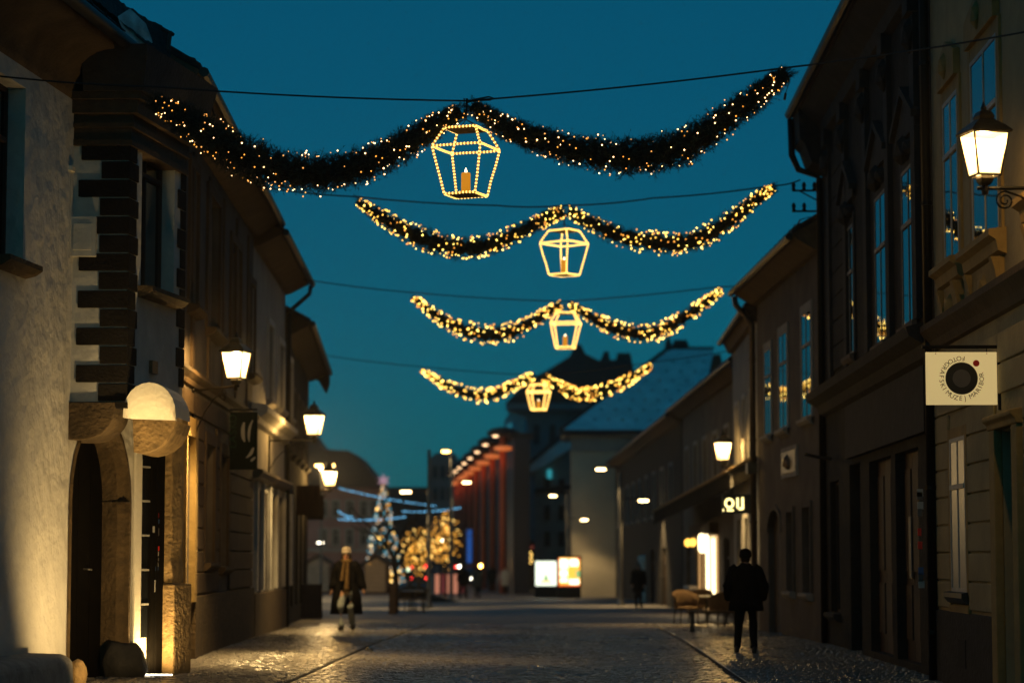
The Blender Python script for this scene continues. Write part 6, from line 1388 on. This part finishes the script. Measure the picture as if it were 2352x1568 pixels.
        part('scarf_end', 'scarf', sf, lambda k: tail(k, 0.03, 0.08, 1.05, 0.035)); part('scarf_end', 'scarf', sf, lambda k: tail(k, -0.05, -0.03, 0.88, 0.04))
        part('scarf_fringe', 'scarf', sf, lambda k: [k.tube([T((-0.07 + 0.02 * i, 0.165, 0.865)), T((-0.078 + 0.022 * i, 0.168, 0.74))], 0.005 * S, 4) for i in range(6)])
    return g
walk_front = dict(elbowR=(0.27, -0.06, 1.12), wristR=(0.31, 0.02, 0.88), elbowL=(-0.29, -0.03, 1.12), wristL=(-0.36, 0.05, 0.88), kneeR=(0.10, 0.16, 0.50), ankleR=(0.09, 0.13, 0.10), kneeL=(-0.09, 0.02, 0.49), ankleL=(-0.08, -0.22, 0.13), head=(0.01, 0.025, 1.585))
walk_back = dict(elbowR=(0.29, -0.05, 1.11), wristR=(0.27, 0.10, 0.92), elbowL=(-0.29, -0.05, 1.11), wristL=(-0.27, 0.10, 0.92), kneeR=(0.12, 0.04, 0.49), ankleR=(0.13, -0.10, 0.09), kneeL=(-0.12, 0.10, 0.49), ankleL=(-0.15, 0.10, 0.09), head=(0, 0.05, 1.57))
stand = dict(elbowR=(0.24, -0.03, 1.11), wristR=(0.22, 0.10, 0.90), elbowL=(-0.24, -0.03, 1.11), wristL=(-0.23, 0.08, 0.88), kneeR=(0.08, 0.05, 0.49), ankleR=(0.08, 0.0, 0.09), kneeL=(-0.08, -0.02, 0.48), ankleL=(-0.08, -0.14, 0.10))
person('walking woman in long open dark coat, pale hat and fringed scarf', 797, 56.3, 1.85, R(180 - 6), walk_front, dict(trousers='jeans', coat='coat_black', coat_z=0.34, flare=0.33, open=0.55, hat='wool_white', scarf=True, long=True))
person('man in dark jacket seen as a silhouette walking past the cafe tables', 1712, 41.5, 1.70, R(-4), walk_back, dict(trousers='trousers_dark', coat='coat_dark', coat_z=0.70, flare=0.255, bulk=1.18, hat='coat_dark', hair='hair_dark'))
person('far pedestrian in dark coat standing near the cream pillar', 1466, 95.0, 1.68, R(170), stand, dict(trousers='trousers_dark', coat='coat_black', coat_z=0.6, flare=0.23, long=True), False)
person('distant pedestrian in black, left one of the walking couple', 1065, 128.0, 1.72, R(10), walk_back, dict(trousers='trousers_dark', coat='coat_black', coat_z=0.7, flare=0.26), False)
person('distant pedestrian in brown coat, right one of the walking couple', 1097, 130.0, 1.66, R(-5), stand, dict(trousers='trousers_dark', coat='coat_brown', coat_z=0.6, flare=0.26), False)
person('distant pedestrian in a pale coat near the orange poster', 1161, 150.0, 1.66, R(175), stand, dict(trousers='trousers_dark', coat='coat_white', coat_z=0.5, flare=0.27, hair='hair_dark'), False)
person('distant dark pedestrian beside the pale coat', 1130, 160.0, 1.68, R(0), stand, dict(trousers='trousers_dark', coat='coat_dark', coat_z=0.6, flare=0.24), False)

# ================================================================== CAFE FURNITURE, BOARDS
def wicker_chair(name='wicker_chair'):
    g = empty(name); g['local'] = 1
    def shell(k):
        rings = []
        for z, r, o in ((0.42, 0.30, 0), (0.62, 0.33, 0), (0.70, 0.335, 0)):
            rings.append([(r * math.cos(a), -r * math.sin(a), z + (0.16 * max(0, math.sin(a)) if z > 0.6 else 0)) for a in np.linspace(-0.35, math.pi + 0.35, 20)])
        k.rings(rings, cap=False, close=False)
    b_ = part('backrest', 'wicker', g, shell, smooth=True); md = b_.modifiers.new('t', 'SOLIDIFY'); md.thickness = 0.035
    part('seat', 'wicker', g, lambda k: k.lathe((0, 0, 0.38), [(0.28, 0), (0.31, 0.03), (0.30, 0.08), (0.1, 0.095)], 18), smooth=True)
    part('rim', 'wicker', g, lambda k: k.tube([(0.345 * math.cos(a), -0.345 * math.sin(a), 0.705 + 0.16 * max(0, math.sin(a))) for a in np.linspace(-0.35, math.pi + 0.35, 18)], 0.028, 7), smooth=True)
    for x, y in ((0.22, 0.2), (-0.22, 0.2), (0.22, -0.2), (-0.22, -0.2)): part('leg', 'metal_dark', g, lambda k, x=x, y=y: k.tube([(x, y, 0.40), (x * 1.15, y * 1.15, 0)], 0.018, 6))
    return g
def cafe_table():
    g = empty('cafe_table'); g['local'] = 1
    part('table_top', 'wood_white', g, lambda k: k.box(-0.38, 0.38, -0.38, 0.38, 0.70, 0.735), bevel=0.01)
    part('column', 'metal_dark', g, lambda k: k.tube([(0, 0, 0.03), (0, 0, 0.70)], 0.03, 8))
    for i in range(4): part('foot', 'metal_dark', g, lambda k, i=i: k.tube([(0, 0, 0.06), (0.3 * math.cos(i * 1.571 + 0.78), 0.3 * math.sin(i * 1.571 + 0.78), 0.02)], 0.02, 6))
    return g
def slat_bench():
    g = empty('wooden_bench'); g['local'] = 1
    for i in range(4): part('slat', 'wood_brown', g, lambda k, i=i: k.box(-0.62, 0.62, -0.2 + i * 0.105, -0.11 + i * 0.105, 0.43, 0.465))
    for x in (-0.5, 0.5):
        for y in (-0.17, 0.17): part('leg', 'metal_dark', g, lambda k, x=x, y=y: k.box(x - 0.03, x + 0.03, y - 0.03, y + 0.03, 0, 0.43))
    return g
def copy_tree(o, parent=None):
    c = o.copy(); COL.objects.link(c)
    if parent: c.parent = parent
    for ch in list(o.children): copy_tree(ch, c)
    return c
def place(proto, used, u, Y, rz, label, cat, group):
    o = proto if not used else copy_tree(proto); b0 = G(u, Y); o.location = b0; o.rotation_euler = (0, 0, rz); tag(o, label, cat, group); return o
wc = wicker_chair()
for i, (u, Y, rz, lab) in enumerate(((1575, 63, R(200), 'rounded wicker chair at the street side of the right cafe'), (1606, 66, R(160), 'rounded wicker chair farther back at the right cafe'), (1655, 60, R(30), 'rounded wicker chair behind the low bench beside the silhouetted man'), (935, 86, R(150), 'dark rounded chair beside the bare street tree'), (962, 88, R(210), 'dark rounded chair between the street tree and the tall pole'))):
    place(wc, i, u, Y, rz, lab, 'chair', 'wicker cafe chairs')
tb = cafe_table()
for i, (u, Y, rz, lab) in enumerate(((1622, 64, 0.2, 'square cafe table between the wicker chairs'), (1668, 62, 0.5, 'square cafe table behind the silhouetted man'), (948, 84, 0.1, 'small cafe table by the bare street tree'))):
    place(tb, i, u, Y, rz, lab, 'table', 'square cafe tables')
wbn = slat_bench()
for i, (u, Y, rz, lab) in enumerate(((1640, 54.5, 0.05, 'low slatted bench in the lamplight on the right pavement'), (940, 82, 0.1, 'low slatted bench by the bare street tree'))):
    place(wbn, i, u, Y, rz, lab, 'bench', 'slatted benches')
def aboard(label, u, Y, mm, wd=0.3):
    b0 = G(u, Y); g = empty('sandwich_board', b0, label, 'board')
    for s_ in (-1, 1):
        bd = part('board_face', mm, g, lambda k, s_=s_: k.box8([(b0.x - wd, b0.y + s_ * 0.3 - 0.015, b0.z), (b0.x + wd, b0.y + s_ * 0.3 - 0.015, b0.z), (b0.x + wd, b0.y + s_ * 0.3 + 0.015, b0.z), (b0.x - wd, b0.y + s_ * 0.3 + 0.015, b0.z), (b0.x - wd, b0.y + s_ * 0.03 - 0.015, b0.z + 1.0), (b0.x + wd, b0.y + s_ * 0.03 - 0.015, b0.z + 1.0), (b0.x + wd, b0.y + s_ * 0.03 + 0.015, b0.z + 1.0), (b0.x - wd, b0.y + s_ * 0.03 + 0.015, b0.z + 1.0)]))
    part('frame_rail', 'wood_brown', g, lambda k: [k.tube([(b0.x + x, b0.y - 0.33, b0.z), (b0.x + x, b0.y - 0.04, b0.z + 1.03)], 0.02, 5) for x in (-wd, wd)])
aboard('wooden sandwich board at the corner of the end house', 716, 71.0, 'wood_dark')
aboard('narrow dark sandwich board left of the bare street tree', 903, 79.0, 'wood_dark', 0.1)
# ------------------------------------------------------------------ put each thing's Empty at its base
for o in [x for x in sc.objects if x.type == 'EMPTY' and x.parent is None and not x.get('local')]:
    pts = []
    allc = list(o.children_recursive)
    for c in allc:
        if c.type == 'MESH': pts += [v.co for v in c.data.vertices[:400]] if len(c.data.vertices) > 400 else [v.co for v in c.data.vertices]
    if not pts: continue
    xs, ys, zs = [p.x for p in pts], [p.y for p in pts], [p.z for p in pts]
    b0 = Vector(((min(xs) + max(xs)) / 2, (min(ys) + max(ys)) / 2, min(zs))); tm = Matrix.Translation(-b0)
    for c in allc:
        if c.type == 'MESH': c.data.transform(tm)
        elif c.parent == o: c.location = c.location - b0
    o.location = b0

# ================================================================== EVENING HAZE
b_ = MB(); b_.box(-60, 60, -30, 330, -1.9, 32.0)
hz = b_.build('haze', 'cable'); hz.data.materials.clear(); hz['kind'] = 'stuff'
hm = bpy.data.materials.new('haze_air'); hm.use_nodes = True; hn = hm.node_tree; hn.nodes.clear()
ho = hn.nodes.new('ShaderNodeOutputMaterial'); hv = hn.nodes.new('ShaderNodeVolumePrincipled')
hv.inputs['Density'].default_value = 0.0003; hv.inputs['Color'].default_value = (0.92, 0.96, 1.0, 1); hv.inputs['Anisotropy'].default_value = 0.8
hn.links.new(hv.outputs[0], ho.inputs['Volume']); hz.data.materials.append(hm)
